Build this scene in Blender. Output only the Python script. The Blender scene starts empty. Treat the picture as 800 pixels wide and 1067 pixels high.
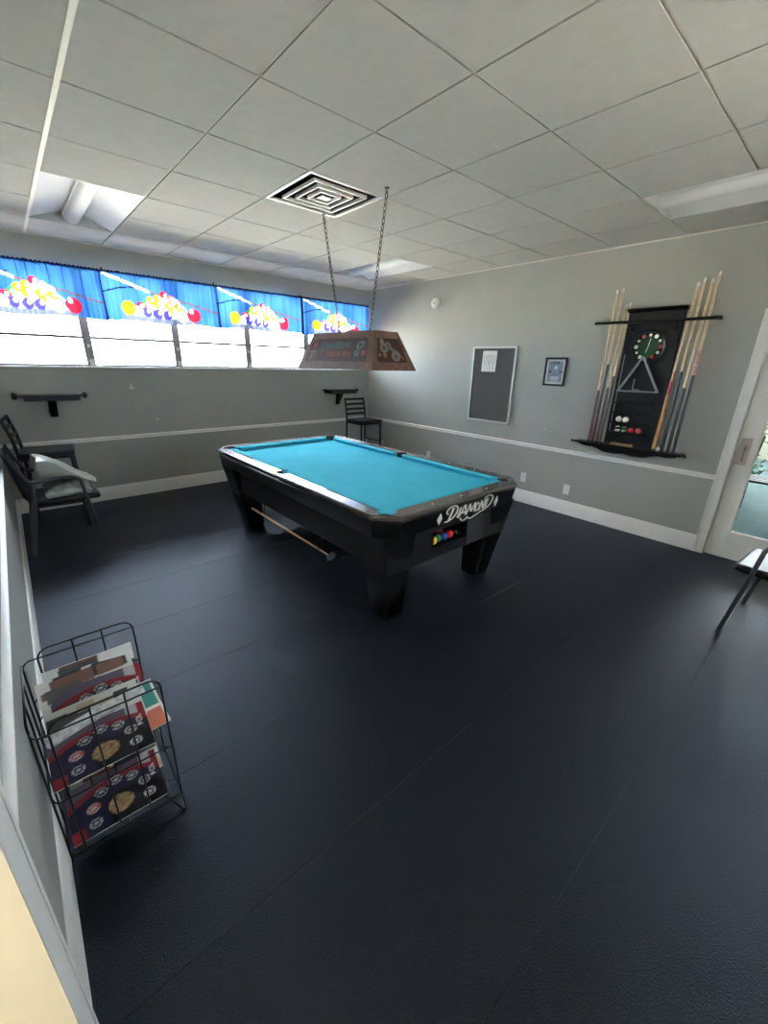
import bpy, bmesh, math, random
from mathutils import Vector, Matrix, noise
random.seed(7)
D = bpy.data
COL = bpy.context.scene.collection
PI = math.pi

# ------------------------------------------------------------------ materials
def lin(c):
    c = c / 255.0
    return c / 12.92 if c <= 0.04045 else ((c + 0.055) / 1.055) ** 2.4
def rgb(r, g, b): return (lin(r), lin(g), lin(b), 1.0)
def setin(n, k, v):
    if k in n.inputs: n.inputs[k].default_value = v
def mat(name, c, rough=0.5, metal=0.0, spec=0.5, noise_amt=0.0, noise_scale=20.0, bump=0.0, bump_scale=200.0, coat=0.0, sheen=0.0):
    m = D.materials.new(name); m.use_nodes = True
    nt = m.node_tree; b = nt.nodes['Principled BSDF']
    b.inputs['Base Color'].default_value = c
    setin(b, 'Roughness', rough); setin(b, 'Metallic', metal); setin(b, 'Specular IOR Level', spec)
    setin(b, 'Coat Weight', coat); setin(b, 'Sheen Weight', sheen)
    tc = nt.nodes.new('ShaderNodeTexCoord')
    if noise_amt > 0:
        n = nt.nodes.new('ShaderNodeTexNoise'); n.inputs['Scale'].default_value = noise_scale; n.inputs['Detail'].default_value = 5
        r = nt.nodes.new('ShaderNodeMapRange'); r.inputs['To Min'].default_value = 1 - noise_amt; r.inputs['To Max'].default_value = 1 + noise_amt
        r.inputs['From Min'].default_value = 0.3; r.inputs['From Max'].default_value = 0.7
        x = nt.nodes.new('ShaderNodeVectorMath'); x.operation = 'SCALE'; x.inputs[0].default_value = c[:3]
        nt.links.new(tc.outputs['Object'], n.inputs['Vector']); nt.links.new(n.outputs['Fac'], r.inputs['Value'])
        nt.links.new(r.outputs['Result'], x.inputs['Scale']); nt.links.new(x.outputs['Vector'], b.inputs['Base Color'])
    if bump > 0:
        n = nt.nodes.new('ShaderNodeTexNoise'); n.inputs['Scale'].default_value = bump_scale; n.inputs['Detail'].default_value = 3
        bp = nt.nodes.new('ShaderNodeBump'); bp.inputs['Strength'].default_value = bump; bp.inputs['Distance'].default_value = 0.004
        nt.links.new(tc.outputs['Object'], n.inputs['Vector']); nt.links.new(n.outputs['Fac'], bp.inputs['Height'])
        nt.links.new(bp.outputs['Normal'], b.inputs['Normal'])
    return m
def painted(name, rough=0.5, translucent=0.0, spec=0.4):
    m = D.materials.new(name); m.use_nodes = True; nt = m.node_tree; b = nt.nodes['Principled BSDF']
    setin(b, 'Roughness', rough); setin(b, 'Specular IOR Level', spec)
    a = nt.nodes.new('ShaderNodeVertexColor'); a.layer_name = 'Col'
    nt.links.new(a.outputs['Color'], b.inputs['Base Color'])
    if translucent > 0:
        t = nt.nodes.new('ShaderNodeBsdfTranslucent'); mx = nt.nodes.new('ShaderNodeMixShader'); mx.inputs[0].default_value = translucent
        nt.links.new(a.outputs['Color'], t.inputs['Color'])
        nt.links.new(b.outputs[0], mx.inputs[1]); nt.links.new(t.outputs[0], mx.inputs[2])
        nt.links.new(mx.outputs[0], nt.nodes['Material Output'].inputs['Surface'])
    return m
def glassy(name, tint=(1, 1, 1, 1), refl=1.0):
    m = D.materials.new(name); m.use_nodes = True; nt = m.node_tree
    nt.nodes.remove(nt.nodes['Principled BSDF'])
    t = nt.nodes.new('ShaderNodeBsdfTransparent'); t.inputs['Color'].default_value = tint
    g = nt.nodes.new('ShaderNodeBsdfGlossy'); g.inputs['Roughness'].default_value = 0.02
    f = nt.nodes.new('ShaderNodeFresnel'); f.inputs['IOR'].default_value = 1.45
    mm = nt.nodes.new('ShaderNodeMath'); mm.operation = 'MULTIPLY'; mm.inputs[1].default_value = refl
    mx = nt.nodes.new('ShaderNodeMixShader')
    nt.links.new(f.outputs[0], mm.inputs[0]); nt.links.new(mm.outputs[0], mx.inputs[0])
    nt.links.new(t.outputs[0], mx.inputs[1]); nt.links.new(g.outputs[0], mx.inputs[2])
    nt.links.new(mx.outputs[0], nt.nodes['Material Output'].inputs['Surface'])
    return m

M = {}
M['wall'] = mat('grey_wall_paint', rgb(168, 169, 160), 0.6, noise_amt=0.03, noise_scale=3, bump=0.06, bump_scale=90)
M['trim'] = mat('white_trim_paint', rgb(240, 238, 231), 0.4, noise_amt=0.03, noise_scale=6)
M['cream'] = mat('cream_door_paint', rgb(226, 217, 198), 0.45, noise_amt=0.03, noise_scale=4)
M['doorwhite'] = mat('white_door_paint', rgb(240, 238, 228), 0.4, noise_amt=0.02, noise_scale=5)
M['tile'] = mat('ceiling_tile', rgb(186, 184, 179), 0.9, noise_amt=0.03, noise_scale=14, bump=0.25, bump_scale=260)
M['tee'] = mat('ceiling_tee', rgb(222, 218, 206), 0.5)
M['fixture'] = mat('fixture_enamel', rgb(214, 214, 214), 0.35)
M['basket'] = mat('fixture_basket', rgb(222, 222, 222), 0.5)
M['floor'] = mat('navy_carpet', rgb(9, 10, 13), 0.47, spec=0.42, noise_amt=0.9, noise_scale=150, bump=0.7, bump_scale=170, sheen=0.06)
setin(M['floor'].node_tree.nodes['Principled BSDF'], 'Specular Tint', (.66, .80, 1, 1)); setin(M['floor'].node_tree.nodes['Principled BSDF'], 'Sheen Tint', (.5, .64, 1, 1)); setin(M['floor'].node_tree.nodes['Principled BSDF'], 'Sheen Roughness', .45)
M['seam'] = mat('carpet_seam', rgb(3, 3, 4), 1.0, spec=0.0)
M['black'] = mat('black_lacquer', rgb(16, 16, 17), 0.3, noise_amt=0.1, noise_scale=30)
M['black2'] = mat('black_satin_laminate', rgb(20, 20, 22), 0.42, noise_amt=0.15, noise_scale=14)
M['rail'] = mat('charcoal_rail_cap', rgb(70, 62, 58), 0.26, noise_amt=0.25, noise_scale=9, coat=0.5)
M['cloth'] = mat('teal_billiard_cloth', rgb(74, 196, 220), 0.95, spec=0.15, noise_amt=0.05, noise_scale=6, bump=0.1, bump_scale=700)
M['white'] = mat('white_ink', rgb(226, 222, 210), 0.5)
M['dark'] = mat('pocket_black', rgb(8, 8, 8), 0.7)
M['panel'] = mat('satin_charcoal_panel', rgb(44, 44, 48), 0.45)
M['metal'] = mat('steel', rgb(170, 170, 172), 0.3, metal=1.0)
M['chain'] = mat('aged_chain', rgb(92, 84, 76), 0.4, metal=0.9)
M['alu'] = mat('brushed_aluminium', rgb(205, 205, 202), 0.35, metal=0.6)
M['winframe'] = mat('aluminium_window_frame', rgb(150, 146, 138), 0.45, metal=0.3)
M['wire'] = mat('black_wire', rgb(15, 15, 17), 0.4)
M['chairmetal'] = mat('black_chair_metal', rgb(24, 24, 27), 0.4)
M['greychair'] = mat('charcoal_tube', rgb(62, 63, 68), 0.42)
M['rackgrey'] = mat('grey_rack_plastic', rgb(150, 150, 152), 0.35)
M['vinyl'] = mat('black_vinyl', rgb(22, 22, 24), 0.38, bump=0.1, bump_scale=150)
M['fabricb'] = mat('black_mesh_fabric', rgb(40, 40, 44), 0.9, bump=0.4, bump_scale=500)
M['cover'] = mat('grey_vinyl_cover', rgb(166, 170, 160), 0.3, noise_amt=0.12, noise_scale=7)
M['foil'] = mat('silver_plastic', rgb(198, 206, 202), 0.22, noise_amt=0.3, noise_scale=18)
M['lampwood'] = mat('lamp_wood', rgb(110, 82, 68), 0.5, noise_amt=0.25, noise_scale=24)
M['lamppanel'] = painted('lamp_panel_paint', 0.5)
M['print'] = painted('printed_paper', 0.35)
M['curtain'] = painted('printed_curtain', 0.9, translucent=0.25, spec=0.1)
M['felt'] = mat('charcoal_felt', rgb(96, 96, 93), 0.95, spec=0.1, noise_amt=0.45, noise_scale=160, bump=0.4, bump_scale=400)
M['paper'] = painted('paper', 0.8)
M['glass'] = glassy('window_glass')
M['plastic'] = mat('white_plastic', rgb(232, 230, 224), 0.4)
M['ash'] = mat('ash_wood', rgb(222, 196, 156), 0.35, noise_amt=0.12, noise_scale=30)
M['honey'] = mat('honey_wood', rgb(196, 140, 72), 0.35, noise_amt=0.12, noise_scale=30)
M['maroon'] = mat('maroon_lacquer', rgb(88, 28, 28), 0.3)
M['brown'] = mat('dark_brown_lacquer', rgb(62, 38, 32), 0.3)
M['greybrown'] = mat('grey_brown_lacquer', rgb(84, 68, 62), 0.35)
M['red'] = mat('red_lacquer', rgb(176, 36, 40), 0.3)
M['pink'] = mat('pink_white_wrap', rgb(214, 150, 150), 0.4, noise_amt=0.5, noise_scale=60)
M['ferrule'] = mat('ferrule_white', rgb(240, 238, 230), 0.3)
M['newsprint'] = mat('newsprint', rgb(206, 206, 204), 0.6, noise_amt=0.35, noise_scale=40)
M['brass'] = mat('brass_strip', rgb(190, 160, 110), 0.35, metal=0.4)
M['plate'] = mat('pinkish_steel_plate', rgb(206, 190, 178), 0.35, metal=0.3)
M['chip'] = mat('bare_plaster_chip', rgb(216, 212, 200), 0.9)
M['duct'] = mat('dark_duct', rgb(22, 20, 20), 0.8)
M['concrete'] = mat('outside_concrete', rgb(222, 214, 196), 0.9, noise_amt=0.08, noise_scale=2)
M['patio'] = mat('teal_patio_paint', rgb(92, 122, 128), 0.8, noise_amt=0.12, noise_scale=5)
M['leaf'] = mat('leaf_green', rgb(96, 124, 70), 0.6, noise_amt=0.3, noise_scale=8)
M['ball_white'] = mat('ball_ivory', rgb(236, 230, 210), 0.12)
M['ball_red'] = mat('ball_red', rgb(196, 40, 44), 0.12)
M['ball_yellow'] = mat('ball_yellow', rgb(222, 172, 48), 0.12)
M['ball_green'] = mat('ball_green', rgb(38, 110, 88), 0.12)
M['ball_black'] = mat('ball_black', rgb(20, 20, 22), 0.12)
M['ball_pink'] = mat('ball_pink', rgb(214, 92, 92), 0.12)
M['ball_blue'] = mat('ball_blue', rgb(36, 60, 140), 0.12)
M['globe'] = mat('fill_globe', rgb(255, 250, 240), 0.4)
for k_, v_ in (('Emission Color', (1, .92, .80, 1)), ('Emission Strength', 32.0)): setin(M['globe'].node_tree.nodes['Principled BSDF'], k_, v_)
M['clockgreen'] = mat('clock_green', rgb(30, 70, 34), 0.6)

# ------------------------------------------------------------------ mesh builder
def frame_of(d):
    d = Vector(d).normalized()
    a = Vector((0, 0, 1)) if abs(d.z) < 0.9 else Vector((1, 0, 0))
    u = d.cross(a).normalized(); v = d.cross(u).normalized()
    return u, v
class MB:
    def __init__(s): s.bm = bmesh.new(); s.mi = 0
    def face(s, vs):
        try:
            f = s.bm.faces.new(vs); f.material_index = s.mi; return f
        except ValueError: return None
    def V(s, p): return s.bm.verts.new(p)
    def box(s, x0, x1, y0, y1, z0, z1):
        return s.loft([[(x0, y0, z0), (x1, y0, z0), (x1, y1, z0), (x0, y1, z0)], [(x0, y0, z1), (x1, y0, z1), (x1, y1, z1), (x0, y1, z1)]])
    def obox(s, c, size, R):
        c = Vector(c); hx, hy, hz = (q / 2 for q in size)
        P = lambda x, y, z: c + R @ Vector((x, y, z))
        return s.loft([[P(-hx, -hy, -hz), P(hx, -hy, -hz), P(hx, hy, -hz), P(-hx, hy, -hz)], [P(-hx, -hy, hz), P(hx, -hy, hz), P(hx, hy, hz), P(-hx, hy, hz)]])
    def loft(s, rings, caps=True, closed=False):
        R = [[s.V(p) for p in r] for r in rings]; n = len(R[0])
        seq = list(zip(R[:-1], R[1:]))
        if closed: seq.append((R[-1], R[0]))
        for a, b in seq:
            for i in range(n): s.face([a[i], a[(i + 1) % n], b[(i + 1) % n], b[i]])
        if caps and not closed:
            s.face(R[0][::-1]); s.face(R[-1])
        return s
    def tube(s, pts, r, n=8, closed=False, caps=True):
        pts = [Vector(p) for p in pts]; N = len(pts); rings = []
        rr = r if isinstance(r, (list, tuple)) else [r] * N
        u = None
        for i, p in enumerate(pts):
            if closed: d = (pts[(i + 1) % N] - pts[i - 1])
            else: d = pts[min(i + 1, N - 1)] - pts[max(i - 1, 0)]
            d.normalize()
            if u is None: u, v = frame_of(d)
            else:
                u = (u - d * u.dot(d)).normalized(); v = d.cross(u).normalized()
            rings.append([p + (u * math.cos(2 * PI * k / n) + v * math.sin(2 * PI * k / n)) * rr[i] for k in range(n)])
        return s.loft(rings, caps, closed)
    def cyl(s, p0, p1, r0, r1=None, n=20):
        return s.tube([p0, p1], [r0, r0 if r1 is None else r1], n)
    def lathe(s, c, axis, prof, n=28):
        c = Vector(c); a = Vector(axis).normalized(); u, v = frame_of(a)
        return s.loft([[c + a * h + (u * math.cos(2 * PI * k / n) + v * math.sin(2 * PI * k / n)) * max(r, 1e-4) for k in range(n)] for r, h in prof])
    def sphere(s, c, r, n=20, m=12):
        return s.lathe(c, (0, 0, 1), [(r * math.sin(PI * i / m), -r * math.cos(PI * i / m)) for i in range(m + 1)], n)
    def prism(s, pts, f, a, b):
        return s.loft([[f(p[0], p[1], a) for p in pts], [f(p[0], p[1], b) for p in pts]])
    def ring(s, outer, inner, z0, z1):
        tmp = bmesh.new(); es = []
        for lp in (outer, inner):
            if not lp: continue
            vs = [tmp.verts.new((p[0], p[1], z0)) for p in lp]
            es += [tmp.edges.new((vs[i], vs[(i + 1) % len(vs)])) for i in range(len(vs))]
        bmesh.ops.triangle_fill(tmp, use_beauty=True, use_dissolve=False, edges=es)
        g = bmesh.ops.extrude_face_region(tmp, geom=tmp.faces[:])
        for v in g['geom']:
            if isinstance(v, bmesh.types.BMVert): v.co.z = z1
        tmp.verts.index_update()
        vs = [s.V(v.co) for v in tmp.verts]
        for f in tmp.faces: s.face([vs[v.index] for v in f.verts])
        tmp.free(); return s
    def xf(s, Mx): bmesh.ops.transform(s.bm, matrix=Mx, verts=s.bm.verts[:]); return s

ROOT = {}
def rootloc(o):
    while o.parent: o = o.parent
    return ROOT.get(o.name, Vector((0, 0, 0)))
def link(name, b, ms, parent=None, origin=None, bev=0.0, seg=2, smooth=35):
    bm = b.bm
    off = rootloc(parent) if parent else Vector(origin or (0, 0, 0))
    if off.length > 0: bmesh.ops.translate(bm, vec=-off, verts=bm.verts[:])
    bmesh.ops.recalc_face_normals(bm, faces=bm.faces[:])
    me = D.meshes.new(name); bm.to_mesh(me); bm.free()
    for m in (ms if isinstance(ms, (list, tuple)) else [ms]): me.materials.append(M[m] if isinstance(m, str) else m)
    if smooth:
        me.polygons.foreach_set('use_smooth', [True] * len(me.polygons)); me.set_sharp_from_angle(angle=math.radians(smooth))
    o = D.objects.new(name, me); COL.objects.link(o)
    if parent: o.parent = parent
    elif origin: o.location = origin; ROOT[o.name] = Vector(origin)
    if bev:
        w = o.modifiers.new('bevel', 'BEVEL'); w.width = bev; w.segments = seg; w.limit_method = 'ANGLE'; w.angle_limit = math.radians(40)
    return o
def tag(o, label, cat, group=None):
    o['label'] = label; o['category'] = cat
    if group: o['group'] = group
    return o
def thing(name, label, cat, loc=(0, 0, 0), rz=0, group=None, local=False):
    o = D.objects.new(name, None); COL.objects.link(o); o.empty_display_size = 0.1
    o.location = loc; o.rotation_euler = (0, 0, rz)
    ROOT[o.name] = Vector((0, 0, 0)) if local else Vector(loc)
    return tag(o, label, cat, group)
def struct(name, b, ms, **k):
    o = link(name, b, ms, **k)
    if not k.get('parent'): o['kind'] = 'structure'
    return o
def copy_tree(o, parent=None):
    c = o.copy(); COL.objects.link(c)
    if parent: c.parent = parent
    for ch in list(o.children): copy_tree(ch, c)
    return c
def paint_sheet(name, fn, nu, nv, pos, ms, parent=None, origin=None, thick=0.0):
    """grid sheet with colour attribute; pos(u,v)->xyz, fn(u,v)->rgb"""
    b = MB(); cols = []
    vs = [[b.V(pos(i / nu, j / nv)) for j in range(nv + 1)] for i in range(nu + 1)]
    for i in range(nu):
        for j in range(nv): b.face([vs[i][j], vs[i + 1][j], vs[i + 1][j + 1], vs[i][j + 1]])
    off = rootloc(parent) if parent else Vector(origin or (0, 0, 0))
    bmesh.ops.translate(b.bm, vec=-off, verts=b.bm.verts[:])
    me = D.meshes.new(name); b.bm.to_mesh(me); b.bm.free(); me.materials.append(M[ms])
    a = me.color_attributes.new('Col', 'FLOAT_COLOR', 'POINT')
    data = []
    for i in range(nu + 1):
        for j in range(nv + 1): data += list(fn(i / nu, j / nv)[:3]) + [1.0]
    a.data.foreach_set('color', data)
    me.polygons.foreach_set('use_smooth', [True] * len(me.polygons))
    o = D.objects.new(name, me); COL.objects.link(o)
    if parent: o.parent = parent
    elif origin: o.location = origin; ROOT[o.name] = Vector(origin)
    if thick:
        w = o.modifiers.new('solid', 'SOLIDIFY'); w.thickness = thick; w.offset = 0
    return o
def arc(c, r, a0, a1, n=8):
    return [(c[0] + r * math.cos(math.radians(a0 + (a1 - a0) * i / n)), c[1] + r * math.sin(math.radians(a0 + (a1 - a0) * i / n))) for i in range(n + 1)]

# ------------------------------------------------------------------ camera
sc = bpy.context.scene
def Rx(t): return Matrix.Rotation(t, 3, 'X')
def Rz(t): return Matrix.Rotation(t, 3, 'Z')
cam = D.cameras.new('camera'); co = D.objects.new('camera', cam); COL.objects.link(co)
RC = Rz(-0.727345645) @ Rx(PI / 2 - 0.346512684) @ Rz(0.0248635048)
co.matrix_world = Matrix.Translation((-4.61093339, -5.68012589, 1.61352866)) @ RC.to_4x4()
cam.sensor_fit = 'HORIZONTAL'; cam.sensor_width = 36.0; cam.lens = 428.968803 * 36.0 / 800.0
cam.clip_start = 0.02; cam.clip_end = 200
sc.camera = co

# ------------------------------------------------------------------ room shell
XL, YF, H = -4.795, -7.3, 2.699
S = 0.6096
GX, GY = -3.58072, -3.69778
T = 0.16
b = MB()
b.mi = 1; b.box(XL - T, T, YF - T, T, -0.06, -0.006); b.mi = 0
ys = [-3.0 + 0.614 * k for k in range(-7, 5)]
edges = [YF - T] + [y for y in ys if y < T] + [T]
for i in range(len(edges) - 1):
    b.box(XL - T, T, edges[i] + (0.0011 if i else 0), edges[i + 1] - 0.0011, -0.006, 0.0)
struct('floor', b, ['floor', 'seam'])

ZS, ZT = 1.507, 2.47          # window sill and head
WX0, WX1 = -4.76, -0.055
b = MB()
b.box(XL - T, T, 0, T, 0, ZS - 0.012); b.box(XL - T, T, 0, T, ZT, H + 0.3)
b.box(XL - T, WX0, 0, T, ZS - 0.012, ZT); b.box(WX1, T, 0, T, ZS - 0.012, ZT)
wb = struct('wall_back', b, 'wall')
DY0, DY1, DZ = -5.93, -5.03, 2.02
b = MB()
b.box(0, T, DY1, 0, 0, H + 0.3); b.box(0, T, DY0, DY1, DZ, H + 0.3)
SY0, SY1, SZ0, SZ1 = -7.1, -6.3, 1.05, 2.05
b.box(0, T, SY1, DY0, 0, H + 0.3); b.box(0, T, YF - T, SY0, 0, H + 0.3); b.box(0, T, SY0, SY1, 0, SZ0); b.box(0, T, SY0, SY1, SZ1, H + 0.3)
wr = struct('wall_right', b, 'wall')
LY0, LY1, LZ = -5.83, -4.978, 2.04
b = MB()
b.box(XL - T, XL, LY1, 0, 0, H + 0.3); b.box(XL - T, XL, YF - T, LY0, 0, H + 0.3); b.box(XL - T, XL, LY0, LY1, LZ, H + 0.3)
struct('wall_left', b, 'wall')
FX0, FX1, FZ0, FZ1 = -2.8, -1.9, 1.2, 2.0
b = MB()
b.box(XL, 0, YF - T, YF, 0, FZ0); b.box(XL, 0, YF - T, YF, FZ1, H + 0.3); b.box(XL, FX0, YF - T, YF, FZ0, FZ1); b.box(FX1, 0, YF - T, YF, FZ0, FZ1)
struct('wall_front', b, 'wall')
b = MB(); b.box(XL - T, T, YF - T, T, H + 0.3, H + 0.42); struct('ceiling_slab', b, 'wall')

# wall marks: bare plaster where the paint came off
def chip(cx, cz, w, h, seed, tail):
    rnd = random.Random(seed); b = MB(); n = 14
    pts = [(cx + math.cos(2 * PI * k / n) * w * rnd.uniform(.55, 1) + (tail * math.sin(2 * PI * k / n) ** 3), cz + math.sin(2 * PI * k / n) * h * rnd.uniform(.55, 1)) for k in range(n)]
    b.prism(pts, lambda p, q, a: (p, a, q), -0.0015, 0.001)
    return struct('paint_chip', b, 'chip', parent=wb)
chip(-3.52, 1.275, 0.034, 0.022, 3, -0.02); chip(-3.527, 1.305, 0.012, 0.03, 4, 0.01); chip(-3.31, 0.905, 0.022, 0.016, 5, 0.014)
b = MB(); b.prism([(-3.288, .93), (-3.262, .932), (-3.26, .942), (-3.29, .944)], lambda p, q, a: (a, p, q), -0.0015, 0.001); struct('paint_chip', b, 'chip', parent=wr)

# baseboards and chair rails
def prof_base(t, h): return [(0, 0), (t, 0), (t, h - 0.03), (t * .75, h - 0.022), (t * .55, h - 0.006), (0, h)]
BH = 0.16
b = MB(); b.prism(prof_base(0.017, BH), lambda p, q, a: (a, -p, q), XL, 0); struct('baseboard_back', b, 'trim')
b = MB(); b.prism(prof_base(0.017, BH), lambda p, q, a: (-p, a, q), -4.955, 0); b.prism(prof_base(0.017, BH), lambda p, q, a: (-p, a, q), YF, -6.0); struct('baseboard_right', b, 'trim')
b = MB(); b.prism(prof_base(0.015, BH), lambda p, q, a: (XL + p, a, q), -4.86, 0); b.prism(prof_base(0.015, BH), lambda p, q, a: (XL + p, a, q), YF, -5.94); struct('baseboard_left', b, 'trim')
prof_rail = [(0, .698), (.010, .698), (.016, .706), (.012, .716), (.02, .726), (.02, .738), (.010, .744), (0, .744)]
b = MB(); b.prism(prof_rail, lambda p, q, a: (a, -p, q), XL, 0); struct('trim_1', b, 'trim')
b = MB(); b.prism(prof_rail, lambda p, q, a: (-p, a, q), -4.955, 0); struct('trim_2', b, 'trim')
b = MB(); b.prism(prof_rail, lambda p, q, a: (XL + p, a, q), -4.86, 0); struct('trim_3', b, 'trim')
# wall angle round the ceiling
b = MB(); b.box(XL, 0, -0.02, 0, H - 0.012, H + 0.002); b.box(-0.02, 0, YF, 0, H - 0.012, H + 0.002); b.box(XL, XL + 0.02, YF, 0, H - 0.012, H + 0.002); struct('trim_4', b, 'tee')

# ceiling: drop-in tiles in a narrow grid, with holes for the fixtures and the vent
xs = [XL] + [GX + S * i for i in range(-1, 6)] + [0.0]
yl = sorted([GY + S * i for i in range(-5, 6)])
yl = [YF] + yl + [0.0]
VENT = (GX + S, GY + S)
LIGHTS = [(GX - S, GY + 3 * S), (GX + 4 * S, GY + 3 * S), (GX + 4 * S, GY - 3 * S)]
def is_hole(x, y):
    if abs(x - VENT[0]) < .1 and abs(y - VENT[1]) < .1: return True
    return any(abs(x - lx) < .1 and (abs(y - ly) < .1 or abs(y - ly - S) < .1) for lx, ly in LIGHTS)
b = MB(); rnd = random.Random(11); g = 0.006
for i in range(len(xs) - 1):
    for j in range(len(yl) - 1):
        x0, x1, y0, y1 = xs[i], xs[i + 1], yl[j], yl[j + 1]
        if is_hole(x0, y0): continue
        q = [rnd.uniform(-.0016, .0016) for _ in range(4)]
        z = H - 0.004
        b.loft([[(x0 + g, y0 + g, z + q[0]), (x1 - g, y0 + g, z + q[1]), (x1 - g, y1 - g, z + q[2]), (x0 + g, y1 - g, z + q[3])],
                [(x0 + g, y0 + g, H + .015), (x1 - g, y0 + g, H + .015), (x1 - g, y1 - g, H + .015), (x0 + g, y1 - g, H + .015)]])
b.mi = 1
for x in xs[1:-1]:
    if abs(x - (GX - S)) < .05: b.box(x - .011, x + .011, YF, 0, H - .007, H + .012)
    else: b.box(x - .011, x + .011, YF, 0, H + .004, H + .012)
for y in yl[1:-1]:
    b.box(XL, 0, y - .011, y + .011, H + .004, H + .0125) if not any(abs(y - ly - S) < .05 for _, ly in LIGHTS) else None
for lx, ly in LIGHTS:   # mid-fixture grid lines stop at the fixtures
    y = ly + S
if True:
    for y in {round(ly + S, 4) for _, ly in LIGHTS}:
        cuts = sorted([lx for lx, ly in LIGHTS if abs(ly + S - y) < .05]); x = XL
        for c in cuts:
            b.box(x, c, y - .011, y + .011, H + .004, H + .0125); x = c + S
        b.box(x, 0, y - .011, y + .011, H + .004, H + .0125)
struct('ceiling', b, ['tile', 'tee'])

# recessed fixtures: gable reflector, end plates, half-round basket
def fixture(lx, ly, label):
    cx, cy = lx + S / 2, ly + S
    t = thing('ceiling_light', label, 'light', (cx, cy, H), group='recessed ceiling lights')
    hw, hl = S / 2 - .008, S - .008
    b = MB()
    for s in (-1, 1):
        b.loft([[(cx + s * hw, cy - hl, H - .002), (cx + s * hw, cy + hl, H - .002), (cx + s * hw, cy + hl, H + .004), (cx + s * hw, cy - hl, H + .004)],
                [(cx + s * hw * .5, cy - hl, H + .05), (cx + s * hw * .5, cy + hl, H + .05), (cx + s * hw * .5, cy + hl, H + .056), (cx + s * hw * .5, cy - hl, H + .056)],
                [(cx, cy - hl, H + .1), (cx, cy + hl, H + .1), (cx, cy + hl, H + .106), (cx, cy - hl, H + .106)]])
    link('reflector', b, 'fixture', t)
    for s in (-1, 1):
        b = MB(); b.prism([(cx - hw, H - .002), (cx + hw, H - .002), (cx, H + .104)], lambda p, q, a: (p, a, q), cy + s * hl - .004, cy + s * hl + .004)
        link('end_plate', b, 'fixture', t)
    b = MB(); n = 12
    sec = [(.062 * math.cos(PI + PI * k / n), .058 * math.sin(PI + PI * k / n)) for k in range(n + 1)] + [(.05, .035), (-.05, .035)]
    b.prism(sec, lambda p, q, a: (cx + p, a, H + .056 + q), cy - hl + .012, cy + hl - .012)
    bs = link('basket_diffuser', b, 'basket', t)
    b = MB()
    for s in (-1, 1): b.box(cx + s * .062 - .005, cx + s * .062 + .005, cy - hl + .01, cy + hl - .01, H + .05, H + .075)
    link('basket_rail', b, 'fixture', bs)
fixture(*LIGHTS[0], 'recessed ceiling light nearest the left wall, above the blue window valances')
fixture(*LIGHTS[1], 'recessed ceiling light in the far right corner, seen behind the lamp chain')
fixture(*LIGHTS[2], 'recessed ceiling light over the cue rack and the glazed door')

# air vent: nested square louvres
vx, vy = VENT[0] + S / 2, VENT[1] + S / 2
t = thing('air_vent', 'square white ceiling air vent with nested louvres above the lamp', 'vent', (vx, vy, H))
def sqring(b, r0, z0, r1, z1, th=.006):
    f = lambda r, z: [(vx - r, vy - r, z), (vx + r, vy - r, z), (vx + r, vy + r, z), (vx - r, vy + r, z)]
    b.loft([f(r0, z0), f(r1, z1), f(r1 - th, z1), f(r0 - th, z0)], closed=True)
b = MB(); sqring(b, .3, H - .006, .3, H + .01, .022); link('frame', b, 'fixture', t, bev=.002)
for r in (.212, .145, .085):
    b = MB(); sqring(b, r, H - .010, r, H + .008, .011); link('louvre', b, 'fixture', t)
b = MB(); b.box(vx - .04, vx + .04, vy - .03, vy + .03, H - .010, H - .004); link('centre_plate', b, 'fixture', t)
b = MB(); sqring(b, .295, H + .008, .27, H + .12, .006); b.box(vx - .27, vx + .27, vy - .27, vy + .27, H + .115, H + .125); link('duct', b, 'duct', t)

# ------------------------------------------------------------------ windows
bounds = [WX0, -3.86, -2.955, -2.05, -1.145, WX1]
for k in range(5):
    x0, x1 = bounds[k], bounds[k + 1]
    fr = MB(); a = .04; yy0, yy1 = .03, .085
    fr.box(x0, x0 + a, yy0, yy1, ZS, ZT); fr.box(x1 - a, x1, yy0, yy1, ZS, ZT)
    fr.box(x0 + a, x1 - a, yy0, yy1, ZS, ZS + .022); fr.box(x0 + a, x1 - a, yy0, yy1, ZT - .03, ZT)
    w = struct('window_%d' % (k + 1), fr, 'winframe', bev=.003)
    b = MB(); b.box(x0 + a, x1 - a, yy0 - .006, yy1 - .02, 1.786, 1.814); struct('meeting_rail', b, 'winframe', parent=w, bev=.002)
    for z0, z1 in ((ZS + .022, 1.786), (1.814, ZT - .03)):
        b = MB(); b.box(x0 + a, x1 - a, .05, .054, z0, z1); struct('pane', b, 'glass', parent=w)
    if k:
        b = MB(); b.box(x0 - .014, x0 + .018, -.012, .03, ZS + .012, ZS + .075); b.box(x0 - .006, x0 + .01, -.03, -.012, ZS + .02, ZS + .036)
        struct('latch', b, 'plastic', parent=w, bev=.002)
        b = MB(); b.box(x0 - .01, x0 + .012, .012, .03, 1.70, 1.735); struct('catch', b, 'plastic', parent=w, bev=.002)
b = MB(); b.box(XL, 0, -.018, .03, ZS - .014, ZS); struct('window_sill', b, 'trim', bev=.004)

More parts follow.
